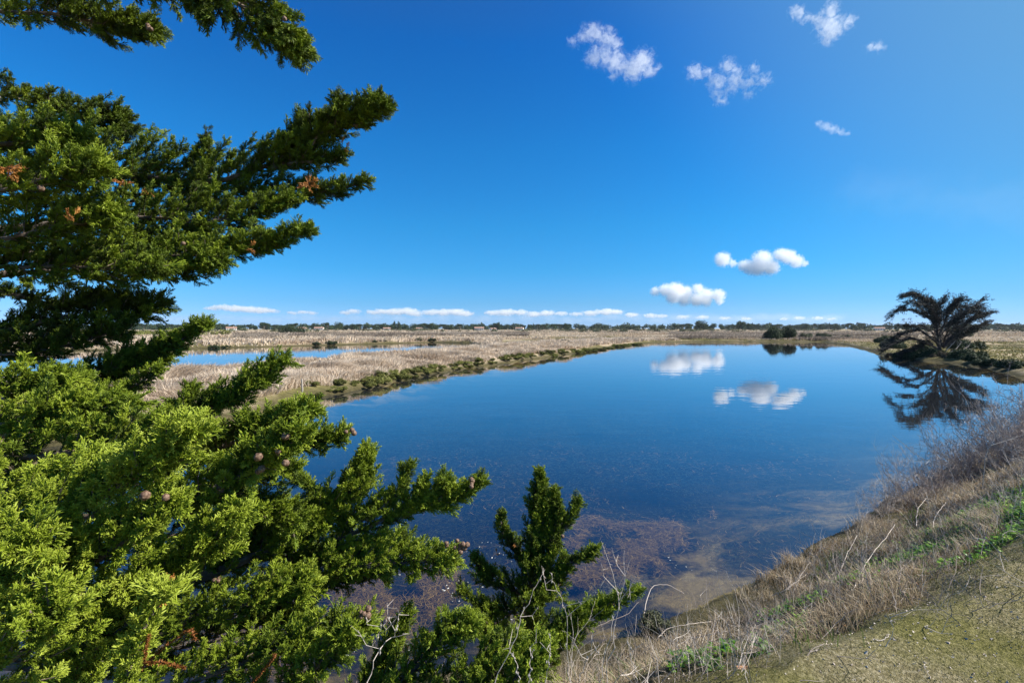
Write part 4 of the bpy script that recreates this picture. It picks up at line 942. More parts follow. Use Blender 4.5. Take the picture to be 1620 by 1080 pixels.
# small bird on the outermost right limb
b_ = Acc(); c = TIP + np.array((-.03, 0, .11)); th = np.linspace(0, 1, 9)
ax_ = np.array((.9, 0, .45)); q = c + (th[:, None] - .5) * ax_ * .34; b_.tube(q, np.array([.004, .03, .055, .062, .058, .045, .045, .04, .01]), 8)
b_.tube([c - ax_ * .12, c - ax_ * .3], [.025, .012], 5); b_.tube([q[-1] - (0.01, 0, 0), q[-1] + (.06, 0, -.01)], [.012, .001], 4)
b_.tube([c + (.01, .01, -.02), c + (.01, .01, -.1)], [.006, .006], 3); b_.tube([c + (.01, -.02, -.02), c + (.01, -.02, -.1)], [.006, .006], 3)
o = b_.build('bird', M_dkbark, None, True); tag(o, 'small dark bird perched on the outermost right limb of the bent tree', 'bird')

# ------------------------------------------------------------------ near bank: dry grass, weeds, twigs
rng = np.random.default_rng(21)
M_dry = plantmat('dry_grass', [(0, (0.12, 0.085, 0.05)), (0.4, (0.32, 0.24, 0.15)), (0.7, (0.53, 0.43, 0.29)), (1, (0.72, 0.63, 0.48))], trans=0.25, rough=.7)
M_turf = plantmat('turf', [(0, (0.05, 0.055, 0.012)), (0.45, (0.115, 0.12, 0.025)), (0.7, (0.22, 0.20, 0.07)), (1, (0.42, 0.36, 0.2))], trans=0.25, rough=.7)
M_weed = plantmat('weed_leaf', [(0, (0.04, 0.10, 0.010)), (0.5, (0.12, 0.25, 0.02)), (1, (0.30, 0.46, 0.04))], trans=0.4, rough=.45, tcol=(1.2, 1.4, .5))
M_dkgrass = plantmat('green_grass', [(0, (0.03, 0.06, 0.012)), (0.5, (0.08, 0.15, 0.022)), (1, (0.17, 0.27, 0.05))], trans=0.3, rough=.5)
M_twig = plantmat('dead_twigs', [(0, (0.11, 0.085, 0.07)), (0.5, (0.33, 0.27, 0.235)), (1, (0.62, 0.55, 0.48))], trans=0.0, rough=.85)
def near_pts(n, i0, i1, xr=(-5, 24), yr=(1.0, 18)):
    x, y = scatter(rng, n, *xr, *yr); z, dw, ins = land(x, y); k = (ins > i0) & (ins < i1) & (y > .6); return x[k], y[k], z[k], ins[k]
# dry grass fringe on the slope
for n, i0, i1, h0, h1, xr, yr, thr in [(90000, .45, 2.3, .05, .17, (-3, 3.4), (1.5, 8), .40), (150000, .05, 2.15, .06, .22, (2.6, 9), (2, 12), .38), (190000, .05, 2.3, .12, .34, (7, 26), (6, 22), .38)]:
    x, y, z, ins = near_pts(n, i0, i1, xr, yr); cl = fbm(x * 2.2, y * 2.2, 3, 33); k = cl > thr; x, y, z, cl = x[k], y[k], z[k], cl[k]; m = len(x)
    h = (h0 + (h1 - h0) * np.clip((cl - .4) * 4, 0, 1)) * rng.uniform(.5, 1.2, m); r = np.hypot(x, y)
    ln = np.stack([-.1 + (fbm(x * 1.5, y * 1.5, 2, 5) - .5) * 2 + rng.normal(size=m) * .45, -.1 + (fbm(x * 1.5, y * 1.5, 2, 6) - .5) * 2 + rng.normal(size=m) * .45], 1)
    put(*blades(np.stack([x, y, z - .01], 1), h, np.maximum(.0022, .6 * r / 765) * rng.uniform(.6, 1.4, m), ln, rng, tint=np.clip(rng.normal(.5, .2, m), 0, 1)))
flush('dry_grass', M_dry)
# green grass patches low on the bank and under the fringe
x, y, z, ins = near_pts(120000, .5, 2.8, (-3, 24), (1, 20)); cl = fbm(x * 1.3 + 5, y * 1.3, 3, 63); k = cl > .50; x, y, z = x[k], y[k], z[k]; m = len(x)
put(*blades(np.stack([x, y, z - .01], 1), rng.uniform(.05, .18, m), np.maximum(.004, .9 * np.hypot(x, y) / 765), rng.normal(size=(m, 2)) * .5, rng, tint=np.clip(rng.normal(.5, .2, m), 0, 1)))
flush('green_grass', M_dkgrass)
# short turf on the path
x, y, z, ins = near_pts(520000, 1.9, 9, (-2.2, 9), (.9, 8)); cl = fbm(x * 2.5, y * 2.5, 3, 43); k = (rng.random(len(x)) < .22 + 1.6 * np.clip(cl - .38, 0, 1) * 1.6) & (np.hypot(x, y) > 1.2); x, y, z = x[k], y[k], z[k]; m = len(x)
put(*blades(np.stack([x, y, z - .003], 1), rng.uniform(.005, .022, m) * (1 + 1.4 * (rng.random(m) < .05)), np.maximum(.0022, .65 * np.hypot(x, y) / 765), rng.normal(size=(m, 2)) * .9, rng, tint=np.clip(rng.normal(.45, .22, m), 0, 1)))
flush('turf', M_turf)
# leafy green weeds in patches where bank meets path
def leaf_tri(p, d, up, L, W):
    s = np.cross(d, up); s /= np.linalg.norm(s) + 1e-9
    return [p, p + d * L * .35 + s * W * .5 + up * L * .08, p + d * L * .75 + s * W * .42 + up * L * .06, p + d * L, p + d * L * .75 - s * W * .42 + up * L * .06, p + d * L * .35 - s * W * .5 + up * L * .08]
LF = [(0, 1, 5), (1, 2, 5), (2, 4, 5), (2, 3, 4)]
def weeds(spots, n_per, rad, h, LL, seed, mat, name):
    rg = np.random.default_rng(seed); a_ = Acc()
    for (px, py, sc) in spots:
        cx, cy_, cz = Gz(px, py)
        for k in range(int(n_per * sc * sc)):
            x = cx + rg.normal() * rad * sc; y = cy_ + rg.normal() * rad * sc * .8; z = landz(x, y)
            if z < .1: continue
            tint = np.clip(rg.normal(.55, .18), 0, 1); hh = h * rg.uniform(.4, 1.2); ph = rg.uniform(0, 6.28)
            for j in range(rg.integers(4, 8)):
                an = ph + j * 2.4; d = np.array((math.cos(an), math.sin(an), rg.uniform(-.15, .5))); d /= np.linalg.norm(d)
                p = np.array((x, y, z + hh * (.35 + .65 * (j % 3) / 2))); L = LL * rg.uniform(.6, 1.3)
                a_.add(leaf_tri(p, d, np.array((0, 0, 1.0)), L, L * .55), LF, np.clip(tint + rg.normal() * .08, 0, 1))
            a_.tube([(x, y, z - .01), (x, y, z + hh)], [.0015, .001], 3, .3, cap=False)
    o = a_.build(name, mat); tag(o, kind='stuff')
weeds([(1250, 965, 1), (1290, 948, .6), (1245, 1000, .7), (1395, 905, .9), (1430, 895, .9), (1460, 880, 1.1), (1490, 868, 1.1), (1520, 850, 1.4), (1550, 838, 1.5), (1590, 828, 1.6), (1610, 812, 1.6), (1440, 860, 1.0), (1560, 800, 1.3), (1605, 790, 1.5), (1480, 850, 1.1), (1575, 868, .6), (1512, 895, .6), (1140, 1040, .5), (1350, 920, .6), (1545, 815, 1.0), (1600, 850, .8), (1505, 835, 1), (1080, 1060, .5)], 70, .15, .09, .032, 5, M_weed, 'leafy_weeds')
# broad dark leafed rosettes
def rosette(px, py, L, n, seed, lab):
    rg = np.random.default_rng(seed); x, y, z = Gz(px, py); a_ = Acc()
    for k in range(n):
        an = k * 2.4 + rg.normal() * .2; el = rg.uniform(.3, 1.1); d = np.array((math.cos(an) * math.cos(el), math.sin(an) * math.cos(el), math.sin(el)))
        l = L * rg.uniform(.6, 1.1); s = np.cross(d, (0, 0, 1)); s /= np.linalg.norm(s); pts = []
        for q in np.linspace(0, 1, 6):
            c = d * l * q - np.array((0, 0, .5)) * l * q * q; wv = l * .09 * math.sin(math.pi * (q * .85 + .1)); pts += [c - s * wv + (0, 0, .1 * wv), c + s * wv + (0, 0, .1 * wv)]
        f = [];
        for i in range(5): f += [(2 * i, 2 * i + 1, 2 * i + 3), (2 * i, 2 * i + 3, 2 * i + 2)]
        a_.add(pts, f, np.clip(rg.normal(.5, .2), 0, 1))
    o = a_.build('grass_tuft', M_dkgrass); o.location = (x, y, z - .01); tag(o, lab, 'plant', 'broad leafed green tufts on the bank')
for i, a in enumerate([(1225, 1008, .20, 26, 'broad bladed green tuft at the path edge beside the bright weeds'), (1212, 1030, .14, 16, 'small broad bladed green tuft just below a larger one'), (1100, 1046, .16, 20, 'green bladed tuft at the bottom of the bank by the path'), (1390, 935, .13, 16, 'dark green tuft under the long peeled stick'), (1130, 1060, .14, 18, 'dark green tuft at the bottom edge by the path'), (1330, 960, .10, 12, 'small green tuft on the path edge right of the bright weeds')]):
    rosette(a[0], a[1], a[2], a[3], 40 + i, a[4])
# grey green salt bush at the water edge
x, y, z = Gz(1042, 1000); gs = shrub_obj('salt_bush', 91, .38, .26, 6000, .013, M_greyleaf, tint=.25, lobes=9); gs.location = (x, y, z - .02); tag(gs, 'grey green salt bush at the near water edge under an arching white stick', 'bush')

# bare twiggy shrubs and stalks
def twigs(a_, p, d, L, r, depth, rg, spread=.5, up=.15, kids=(2, 4), t=.5, rmin=.0007):
    n = 5; q = [p]; dd = d.copy()
    for k in range(n):
        dd = dd + rg.normal(size=3) * .16 + np.array((0, 0, up * .3)); dd /= np.linalg.norm(dd); q.append(q[-1] + dd * L / n)
    a_.tube(q, np.linspace(r, r * .45, n + 1), 4 if r > .003 else 3, np.clip(t + rg.normal() * .12, 0, 1), cap=False)
    if depth == 0: return
    for k in range(rg.integers(kids[0], kids[1] + 1)):
        j = rg.integers(1, n + 1); nd = dd + rg.normal(size=3) * spread + np.array((0, 0, up)); nd /= np.linalg.norm(nd)
        twigs(a_, q[j], nd, L * rg.uniform(.45, .8), max(r * .6, rmin), depth - 1, rg, spread, up, kids, t, rmin)
def bush_mesh(seed, H, nst, tint, r0=.007, depth=4, wide=.6):
    rg = np.random.default_rng(seed); a_ = Acc()
    for k in range(nst):
        d = np.array((rg.normal() * wide, rg.normal() * wide, 1.0)); d /= np.linalg.norm(d)
        twigs(a_, np.array((rg.normal() * .05, rg.normal() * .05, -.03)), d, H * rg.uniform(.35, .55), r0 * rg.uniform(.6, 1.1), depth, rg, .55, .12, (2, 3), tint, .0017)
    return a_
BM = [bush_mesh(10 + i, [1.1, 1.0, .9, .8][i], [20, 22, 18, 26][i], [.55, .75, .65, .45][i]).build('bare_shrub', M_twig) for i in range(4)]
spots = [(1395, 815, .62, 2, 'pale wispy bare shrub, leftmost over the water at the bank corner'), (1425, 800, .75, 1, 'wispy bare shrub second from the left along the bank'), (1450, 800, .85, 0, 'purplish bare shrub above the bright weeds'), (1480, 785, .8, 3, 'dense bare shrub in the middle of the thicket'), (1500, 770, .9, 1, 'pale bare shrub in the middle of the thicket'),
    (1530, 765, .9, 3, 'dark dense bare shrub right of the thicket middle'), (1550, 750, 1.05, 0, 'tall bare shrub before the mirrored tree'), (1575, 745, 1.0, 2, 'bare shrub third from the right edge'), (1595, 735, 1.1, 3, 'tall dark bare shrub second from the right edge'), (1615, 730, 1.1, 1, 'pale bare shrub at the right edge of the frame'), (1560, 715, 1.1, 2, 'bare shrub further off behind the thicket'), (1600, 700, 1.2, 0, 'far bare shrub behind the thicket at the right edge'),
    (1640, 700, 1.2, 3, 'bare shrub cut by the right frame edge'), (1515, 745, .9, 0, 'bare shrub on the water side of the thicket'), (1465, 770, .8, 2, 'thin bare shrub leaning over the water'), (1370, 840, .5, 1, 'small bare shrub at the bank corner'), (1630, 760, 1.0, 1, 'bare shrub at the right edge above the weeds')]
fl = set()
for i, (px, py, s_, k, lab) in enumerate(spots):
    x, y, z = Gz(px, py); o = BM[k] if k not in fl else BM[k].copy()
    if k in fl: col.objects.link(o)
    fl.add(k); o.location = (x, y, z - .01); s2 = s_ * max(.8, y / 7.5) ; o.scale = (s2, s2, s2); o.rotation_euler = (0, 0, i * 2.3); tag(o, lab, 'shrub', 'bare shrubs on the right of the bank')
# tangled low dead scrub (uncountable) beneath them and along the slope
a_ = Acc(); rg = np.random.default_rng(66)
x, y, z, ins = near_pts(16000, .35, 2.75, (-2.5, 24), (1.6, 20)); k = fbm(x * 1.1, y * 1.1, 2, 15) > .40; x, y, z = x[k], y[k], z[k]; r = np.hypot(x, y); k = rng.random(len(x)) < np.minimum(1, 5 / r) * 1.0; x, y, z = x[k][:2600], y[k][:2600], z[k][:2600]
for i in range(len(x)):
    d = np.array((rg.normal() * .9, rg.normal() * .9, .8)); d /= np.linalg.norm(d); rr_ = .0016 + .0006 * math.hypot(x[i], y[i]) / 3
    twigs(a_, np.array((x[i], y[i], z[i])), d, rg.uniform(.10, .24) * (1 + .04 * x[i]), rr_, 2, rg, .6, .05, (1, 3), rg.choice([.3, .5, .8]))
for k in range(420):
    px_, py_ = rg.uniform(840, 1240), rg.uniform(960, 1085); x_, y_, z_ = Gz(px_, py_)
    if z_ < .15 or -sdf(np.array([x_]), np.array([y_]), NEAR)[0] > 2.5: continue
    d = np.array((rg.normal() * .45, rg.normal() * .45, 1.0)); d /= np.linalg.norm(d)
    twigs(a_, np.array((x_, y_, z_ - .01)), d, rg.uniform(.12, .32), .0017, 1 if k % 3 else 2, rg, .5, .2, (1, 3), rg.choice([.55, .8, .95]))
for k in range(420):
    px_, py_ = rg.uniform(1240, 1620), 0; py_ = np.interp(px_, [1240, 1620], [945, 790]) + rg.normal() * 40; x_, y_, z_ = Gz(px_, py_)
    if z_ < .15 or -sdf(np.array([x_]), np.array([y_]), NEAR)[0] > 2.3: continue
    d = np.array((rg.normal() * .7, rg.normal() * .7, .8)); d /= np.linalg.norm(d)
    twigs(a_, np.array((x_, y_, z_ - .01)), d, rg.uniform(.15, .4), .0024, 2, rg, .5, .15, (1, 3), rg.choice([.5, .75, .95]))
o = a_.build('dead_scrub', M_twig); tag(o, kind='stuff')
# tall dry stalks rising in front of the water
def stalk(pts, r, side, lab, seed):
    r = r * .55
    rg = np.random.default_rng(seed); q = smooth_path([P(*p) for p in pts], 18); q[1:-1] += rg.normal(size=(16, 3)) * .004; a_ = Acc(); a_.tube(q, np.linspace(r, r * .4, 18), 5, .75)
    for (t, dx, dz, l) in side:
        p = q[int(t * 17)]; d = np.array((dx, rg.normal() * .3, dz)); d /= np.linalg.norm(d); m = p + d * l * .5 + rg.normal(size=3) * .012; e_ = p + d * l + np.array((0, 0, .02)); a_.tube([p, m, e_], [r * .6, r * .5, r * .3], 4, .8)
        for k in range(3): s_ = m + (e_ - m) * rg.random(); a_.tube([s_, s_ + rg.normal(size=3) * .02 + (0, 0, .015)], [.001, .0005], 3, .8)
    for k in range(5):   # husks
        p = q[rg.integers(4, 17)] + rg.normal(size=3) * .003; a_.tube([p - (0, 0, .007), p, p + (0, 0, .007)], [.0006, .0028, .0006], 5, .9)
    o = a_.build('dry_stalk', M_twig); tag(o, lab, 'stalk', 'tall dry stalks at the bottom of the photo')
stalk([(778, 1090, 1.9), (815, 1010, 1.95), (835, 950, 2.0), (862, 900, 2.05)], .0035, [(.55, 1, .2, .08)], 'long pale stalk slanting up right in front of the young cypress', 1)
stalk([(905, 1090, 2.0), (898, 1030, 2.0), (896, 970, 2.0), (882, 935, 2.0), (870, 905, 2.0)], .0032, [(.62, .8, .7, .22), (.8, -.5, .6, .1), (.5, .7, .5, .12)], 'forked pale stalk rising just right of the young cypress', 2)
stalk([(955, 1090, 1.9), (968, 1020, 1.9), (978, 950, 1.9), (980, 935, 1.9), (1000, 880, 1.9)], .0035, [(.7, -.3, .9, .2), (.5, .3, .6, .12), (.8, -.6, .8, .1)], 'tall forked dry stalk in the centre of the bank with two long prongs', 3)
stalk([(948, 1090, 1.8), (962, 1010, 1.8), (985, 930, 1.85), (988, 870, 1.9)], .003, [(.8, -.6, .8, .08), (.6, .5, .6, .1)], 'straight dry stalk beside the tall forked one', 4)
stalk([(822, 1088, 1.7), (818, 1050, 1.7), (812, 1030, 1.7)], .0035, [(.8, -.3, .8, .05)], 'short knobbly stalk at the bottom edge, left one', 5)
stalk([(836, 1088, 1.7), (840, 1050, 1.7), (843, 1027, 1.7)], .003, [(.7, .4, .8, .04)], 'short knobbly stalk at the bottom edge, right of its twin', 6)
stalk([(862, 1090, 1.8), (868, 1050, 1.8), (872, 1022, 1.8), (870, 1000, 1.8)], .003, [(.5, -.7, .8, .06)], 'short stalk with husks left of the forked stalks', 7)
stalk([(915, 1080, 1.8), (930, 1040, 1.8), (950, 1020, 1.8)], .003, [(.5, -.7, .8, .08), (.7, .2, .9, .07)], 'bent short stalk between the tall forked ones', 8)
stalk([(580, 1082, 1.6), (600, 1030, 1.65), (625, 1000, 1.7), (632, 970, 1.7)], .003, [(.6, .9, .2, .09), (.4, -.9, .5, .09), (.75, -.4, .8, .08)], 'pale twiggy stalk in a dark gap of the cypress at the bottom', 9)
stalk([(590, 1020, 1.9), (600, 1000, 1.9), (612, 980, 1.9), (618, 975, 1.9)], .0025, [(.3, .9, .5, .08), (.5, -.7, .7, .08), (.8, .7, .3, .07)], 'small twiggy stalk behind the pale one in the cypress gap', 10)
stalk([(1010, 1088, 1.9), (1000, 1040, 1.9), (992, 1010, 1.9)], .003, [(.5, .8, .6, .07)], 'dry stalk at the bottom edge right of the forked ones', 11)
stalk([(1555, 772, 6.4), (1560, 720, 6.4), (1578, 680, 6.4), (1580, 610, 6.4)], .009, [(.5, 1, .35, .45), (.65, -.9, .8, .35), (.8, .7, .9, .25), (.35, -.7, .8, .3)], 'tallest dark stem standing out of the bare thicket at the right', 12)
stalk([(1480, 790, 5.6), (1465, 735, 5.6), (1445, 715, 5.6), (1412, 688, 5.6)], .007, [(.55, .1, 1, .16), (.4, .6, .7, .2)], 'pale bent branch arching left out of the bare thicket', 13)
# peeled sticks and fallen branches
def stick(pts, r, lab, seed, tn=.8):
    r = r * .6
    rg = np.random.default_rng(seed); W = [np.array(Gz(px, py)) + np.array((0, 0, h)) for px, py, h in pts]; q = smooth_path(W, 16); q[1:-1] += rg.normal(size=(14, 3)) * .004; a_ = Acc(); a_.tube(q, np.linspace(r, r * .5, 16), 6, tn)
    o = a_.build('fallen_stick', M_twig, None, True); tag(o, lab, 'stick', 'pale sticks lying on the bank')
stick([(1350, 938, .02), (1370, 905, .1), (1395, 880, .16), (1415, 855, .22)], .009, 'long peeled pale stick leaning on the dry grass right of the centre', 1)
stick([(1326, 920, .02), (1338, 895, .1), (1356, 868, .18)], .008, 'shorter pale stick left of the long peeled one', 2)
stick([(1288, 995, .012), (1296, 990, .014), (1303, 985, .012)], .012, 'short thick white stick lying on the path edge', 3)
stick([(1335, 975, .01), (1360, 967, .01), (1388, 960, .01)], .006, 'thin straight twig lying on the turf', 4, .6)
stick([(1380, 1020, .01), (1395, 1014, .01), (1408, 1009, .01)], .004, 'small pale twig on the turf in the middle of the path', 5)
stick([(1018, 980, .05), (1030, 958, .18), (1055, 952, .2), (1082, 955, .12)], .008, 'white arching stick over the grey green salt bush', 6)
stick([(1040, 1020, .06), (1060, 1008, .1), (1090, 1003, .1), (1125, 995, .08)], .008, 'long white stick lying along the bank below the salt bush', 7)
stick([(1060, 1040, .05), (1085, 1028, .08), (1120, 1018, .08), (1150, 1010, .06)], .007, 'second long pale stick parallel to the first on the bank', 8)
stick([(940, 1000, .05), (965, 992, .06), (990, 985, .08), (1010, 970, .12)], .007, 'reddish bare stick reaching over the water edge', 9, .3)
stick([(1222, 948, .05), (1245, 945, .1), (1275, 930, .16)], .006, 'pale forked stick above the bright weeds left of centre', 10)
stick([(1450, 838, .05), (1452, 820, .14), (1465, 808, .2)], .011, 'knobbly pale branch before the thicket, left one', 11)
stick([(1474, 850, .05), (1480, 830, .12), (1496, 812, .16)], .010, 'knobbly pale branch before the thicket, right one', 12)
stick([(1460, 1050, .01), (1464, 1062, .01), (1468, 1072, .01)], .003, 'tiny pale twig near the bottom of the path', 13)
stick([(1245, 935, .02), (1262, 925, .05), (1280, 905, .12)], .005, 'thin dead twig on the slope between the weeds and the water', 14)
# grit and crumbs on the path
x, y, z, ins = near_pts(60000, 1.9, 9, (-2, 9), (.9, 8)); k = rng.random(len(x)) < .45; x, y, z = x[k], y[k], z[k]; m = len(x); c = np.stack([x, y, z + .001], 1)
s_ = (rng.gamma(2.0, .0017, m) + .0012)[:, None]; d1 = rng.normal(size=(m, 3)); d1 /= np.linalg.norm(d1, axis=1)[:, None]; d2 = np.cross(d1, rng.normal(size=(m, 3))); d2 /= np.linalg.norm(d2, axis=1)[:, None]; d3 = np.cross(d1, d2)
V = np.stack([c + d1 * s_, c - d1 * s_ * .6 + d2 * s_, c - d1 * s_ * .6 - d2 * s_, c + d3 * s_ * .8], 1).reshape(-1, 3); b0 = (np.arange(m) * 4)[:, None]
o = mesh_np('grit', V, np.concatenate([b0 + [0, 1, 2], b0 + [0, 3, 1], b0 + [1, 3, 2], b0 + [0, 2, 3]], 1).reshape(-1, 3), M_twig, attrs={'tint': np.repeat(np.clip(rng.normal(.72, .22, m), 0, 1), 4)}); tag(o, kind='stuff')
# fallen leaves
M_fall = plain('brown_leaf', (.42, .22, .11))
for i, (px, py, s_, lab) in enumerate([(1174, 1060, .030, 'reddish flat chip lying on the path at the bottom, left'), (1337, 992, .014, 'tiny brown leaf beside the short white stick'), (1290, 1002, .02, 'brown crumpled leaf under the short white stick'), (1452, 925, .018, 'pale brown leaf on the turf under the weeds'), (1320, 955, .022, 'reddish dry leaf at the path edge'), (1304, 948, .02, 'reddish dry leaf a little left of a similar one'), (1062, 1003, .016, 'brown leaf on the bank under the white sticks')]):
    x, y, z = Gz(px, py); rg = np.random.default_rng(i); pts = []
    for k in range(8): an = k * math.pi / 4; rr_ = s_ * (1 if k % 2 else .75) * (1.3 if k in (0, 4) else 1); pts.append((rr_ * math.cos(an), rr_ * .6 * math.sin(an), .004 + rg.random() * .006))
    pts.append((0, 0, .002)); pts += [(a[0], a[1], a[2] - .0012) for a in pts]
    f = [(8, k, (k + 1) % 8) for k in range(8)] + [(17, 9 + (k + 1) % 8, 9 + k) for k in range(8)] + [(k, 9 + k, (k + 1) % 8) for k in range(8)] + [((k + 1) % 8, 9 + k, 9 + (k + 1) % 8) for k in range(8)]
    o = mesh_np('fallen_leaf', pts, f, M_fall, attrs={'tint': np.full(18, .5)}); o.location = (x, y, z + .002); o.rotation_euler = (0, 0, rg.random() * 6); tag(o, lab, 'leaf', 'fallen leaves on the path and bank')

# ------------------------------------------------------------------ weed under and at the water surface
M_wweed = plantmat('brown_waterweed', [(0, (0.035, 0.022, 0.007)), (0.5, (0.13, 0.085, 0.028)), (1, (0.34, 0.24, 0.10))], trans=0.1, rough=.8)
M_gweed = plantmat('green_waterweed', [(0, (0.010, 0.016, 0.008)), (0.5, (0.025, 0.034, 0.014)), (1, (0.07, 0.075, 0.032))], trans=0.1, rough=.8)
def waterweed(n, xr, yr, z0, z1, thr, mat, seed, L=(.05, .16), wpx=.8, region=None, amp=1):
    x, y = scatter(rng, n, *xr, *yr); z, dw, ins = land(x, y); q = fbm(x * .8, y * .8, 4, seed); k = (dw < -.15) & (ins < -.05) & (q > thr)
    if region is not None: k &= region(x, y)
    r = np.hypot(x, y); k &= rng.random(n) < np.minimum(1, 7 / r); x, y, z, r = x[k], y[k], z[k], r[k]; m = len(x)
    zz = np.maximum(z + .01, rng.uniform(z0, z1, m)); an = rng.uniform(0, 6.28, m) ; l = rng.uniform(*L, m)
    w_ = (wpx * r / 765 * rng.uniform(.6, 1.4, m)).clip(.003)[:, None]
    d = np.stack([np.cos(an), np.sin(an), rng.normal(size=m) * .12], 1); s = np.stack([-np.sin(an), np.cos(an), np.zeros(m)], 1); p = np.stack([x, y, zz], 1); bd = rng.normal(size=(m, 1)) * .5
    a0 = p; a1 = p + (d * .5 + s * bd * .25) * l[:, None]; a2 = p + (d * .9 + s * bd) * l[:, None]
    V = np.stack([a0 - s * w_ * .5, a0 + s * w_ * .5, a1 - s * w_ * .4, a1 + s * w_ * .4, a2], 1); V[:, :, 2] = np.minimum(V[:, :, 2], z1 + .004); b0 = (np.arange(m) * 5)[:, None]
    put(V.reshape(-1, 3), np.concatenate([b0 + [0, 1, 3], b0 + [0, 3, 2], b0 + [2, 3, 4]], 1).reshape(-1, 3), np.repeat(np.clip(rng.normal(.5, .22, m), 0, 1), 5))
ax0 = np.array(G(560, 960)); ax1 = np.array(G(1090, 850))
def matte(x, y):   # brown weed mat a little way off the shore
    s = (x - ax0[0]) * (ax1[1] - ax0[1]) - (y - ax0[1]) * (ax1[0] - ax0[0]); s /= np.hypot(*(ax1 - ax0)); return (np.abs(s + (fbm(x, y, 2, 7) - .5) * 1.5) < .95) & (x < 3.6) & (fbm(x * 2.2, y * 2.2, 3, 17) > .49)
waterweed(260000, (-4, 5), (4, 10), -.12, -.012, .49, M_wweed, 91, (.06, .2), .9, matte)
waterweed(9000, (-4, 8), (4, 14), -.10, -.02, .5, M_wweed, 96, (.06, .2), .8)
flush('brown_waterweed', M_wweed)
waterweed(330000, (-12, 16), (5, 22), -.5, -.10, .40, M_gweed, 93, (.04, .13), .7)
waterweed(30000, (-12, 16), (4.5, 22), -.12, -.03, .55, M_gweed, 94, (.04, .13), .55)
flush('green_waterweed', M_gweed)
# pale scum flakes
x, y = scatter(rng, 600, -1.9, 2.4, 4.6, 7.2); q = fbm(x * 1.7, y * 1.7, 2, 14); k = (sdf(x, y, POND) < -.4) & (q > .57); x, y = x[k], y[k]; m = len(x); c = np.stack([x, y, np.full(m, .003)], 1); an = rng.uniform(0, 6, m); s_ = rng.uniform(.006, .022, m)[:, None]
u = np.stack([np.cos(an), np.sin(an), an * 0], 1); v = np.stack([-np.sin(an), np.cos(an), an * 0], 1)
V = np.stack([c + u * s_, c + v * s_ * .6, c - u * s_ * .8, c - v * s_ * .5, c + (0, 0, .004), ], 1).reshape(-1, 3); b0 = (np.arange(m) * 5)[:, None]
o = mesh_np('scum_flakes', V, np.concatenate([b0 + [0, 1, 4], b0 + [1, 2, 4], b0 + [2, 3, 4], b0 + [3, 0, 4]], 1).reshape(-1, 3), plantmat('scum', [(0, (.3, .3, .28)), (1, (.6, .6, .56))], 0), attrs={'tint': np.repeat(rng.random(m), 5)}); tag(o, kind='stuff')

# ------------------------------------------------------------------ clouds: bodies of vapour hung in the sky
def M_cloud(name, lobes, dens, amp, nscale, thr, soft, flat, aniso=.2):
    m, t, o = newmat(name)
    tc = N(t, 'TexCoord').outputs['Object']
    wn = N(t, 'TexNoise', i_Scale=nscale * .55, i_Detail=2.0); t.links.new(tc, wn.inputs['Vector'])
    sub = N(t, 'VectorMath', operation='SUBTRACT'); t.links.new(wn.outputs['Color'], sub.inputs[0]); sub.inputs[1].default_value = (.5, .5, .5)
    sc = N(t, 'VectorMath', operation='SCALE'); t.links.new(sub.outputs[0], sc.inputs[0]); sc.inputs['Scale'].default_value = amp[1]
    ad = N(t, 'VectorMath', operation='ADD'); t.links.new(tc, ad.inputs[0]); t.links.new(sc.outputs[0], ad.inputs[1])
    f = None
    for (x, z, r, y) in lobes:
        s = N(t, 'VectorMath', operation='SUBTRACT'); t.links.new(ad.outputs[0], s.inputs[0]); s.inputs[1].default_value = (x, y, z)
        q = N(t, 'VectorMath', operation='MULTIPLY'); t.links.new(s.outputs[0], q.inputs[0]); q.inputs[1].default_value = (1 / (r * flat), 1 / (r * flat), 1 / r)
        l = N(t, 'VectorMath', operation='LENGTH'); t.links.new(q.outputs[0], l.inputs[0])
        v = math_(t, 'SUBTRACT', 1.0, l.outputs['Value'])
        if f is None: f = v
        else:
            g = N(t, 'Math', operation='SMOOTH_MAX'); t.links.new(f, g.inputs[0]); t.links.new(v, g.inputs[1]); g.inputs[2].default_value = .25; f = g.outputs[0]
    n = N(t, 'TexNoise', i_Scale=nscale, i_Detail=7.0, i_Roughness=.62); t.links.new(ad.outputs[0], n.inputs['Vector'])
    f = math_(t, 'ADD', f, math_(t, 'MULTIPLY', math_(t, 'SUBTRACT', n.outputs[0], .5), amp[0]))
    mr = N(t, 'MapRange', interpolation_type='SMOOTHSTEP'); t.links.new(f, mr.inputs[0]); mr.inputs[1].default_value = thr; mr.inputs[2].default_value = thr + soft; mr.inputs[3].default_value = 0; mr.inputs[4].default_value = dens
    v = N(t, 'VolumePrincipled'); v.inputs['Color'].default_value = (1, 1, 1, 1); v.inputs['Anisotropy'].default_value = aniso
    t.links.new(mr.outputs[0], v.inputs['Density']); t.links.new(v.outputs[0], o.inputs['Volume'])
    try: m.cycles.volume_step_rate = 0.12
    except Exception as e: print('step', e)
    return m
def dense(l):
    o = [l[0]]
    for a, b in zip(l, l[1:]):
        if math.hypot(a[0] - b[0], a[1] - b[1]) < 42: o.append(((a[0] + b[0]) / 2, (a[1] + b[1]) / 2, (a[2] + b[2]) * .38))
        o.append(b)
    return o
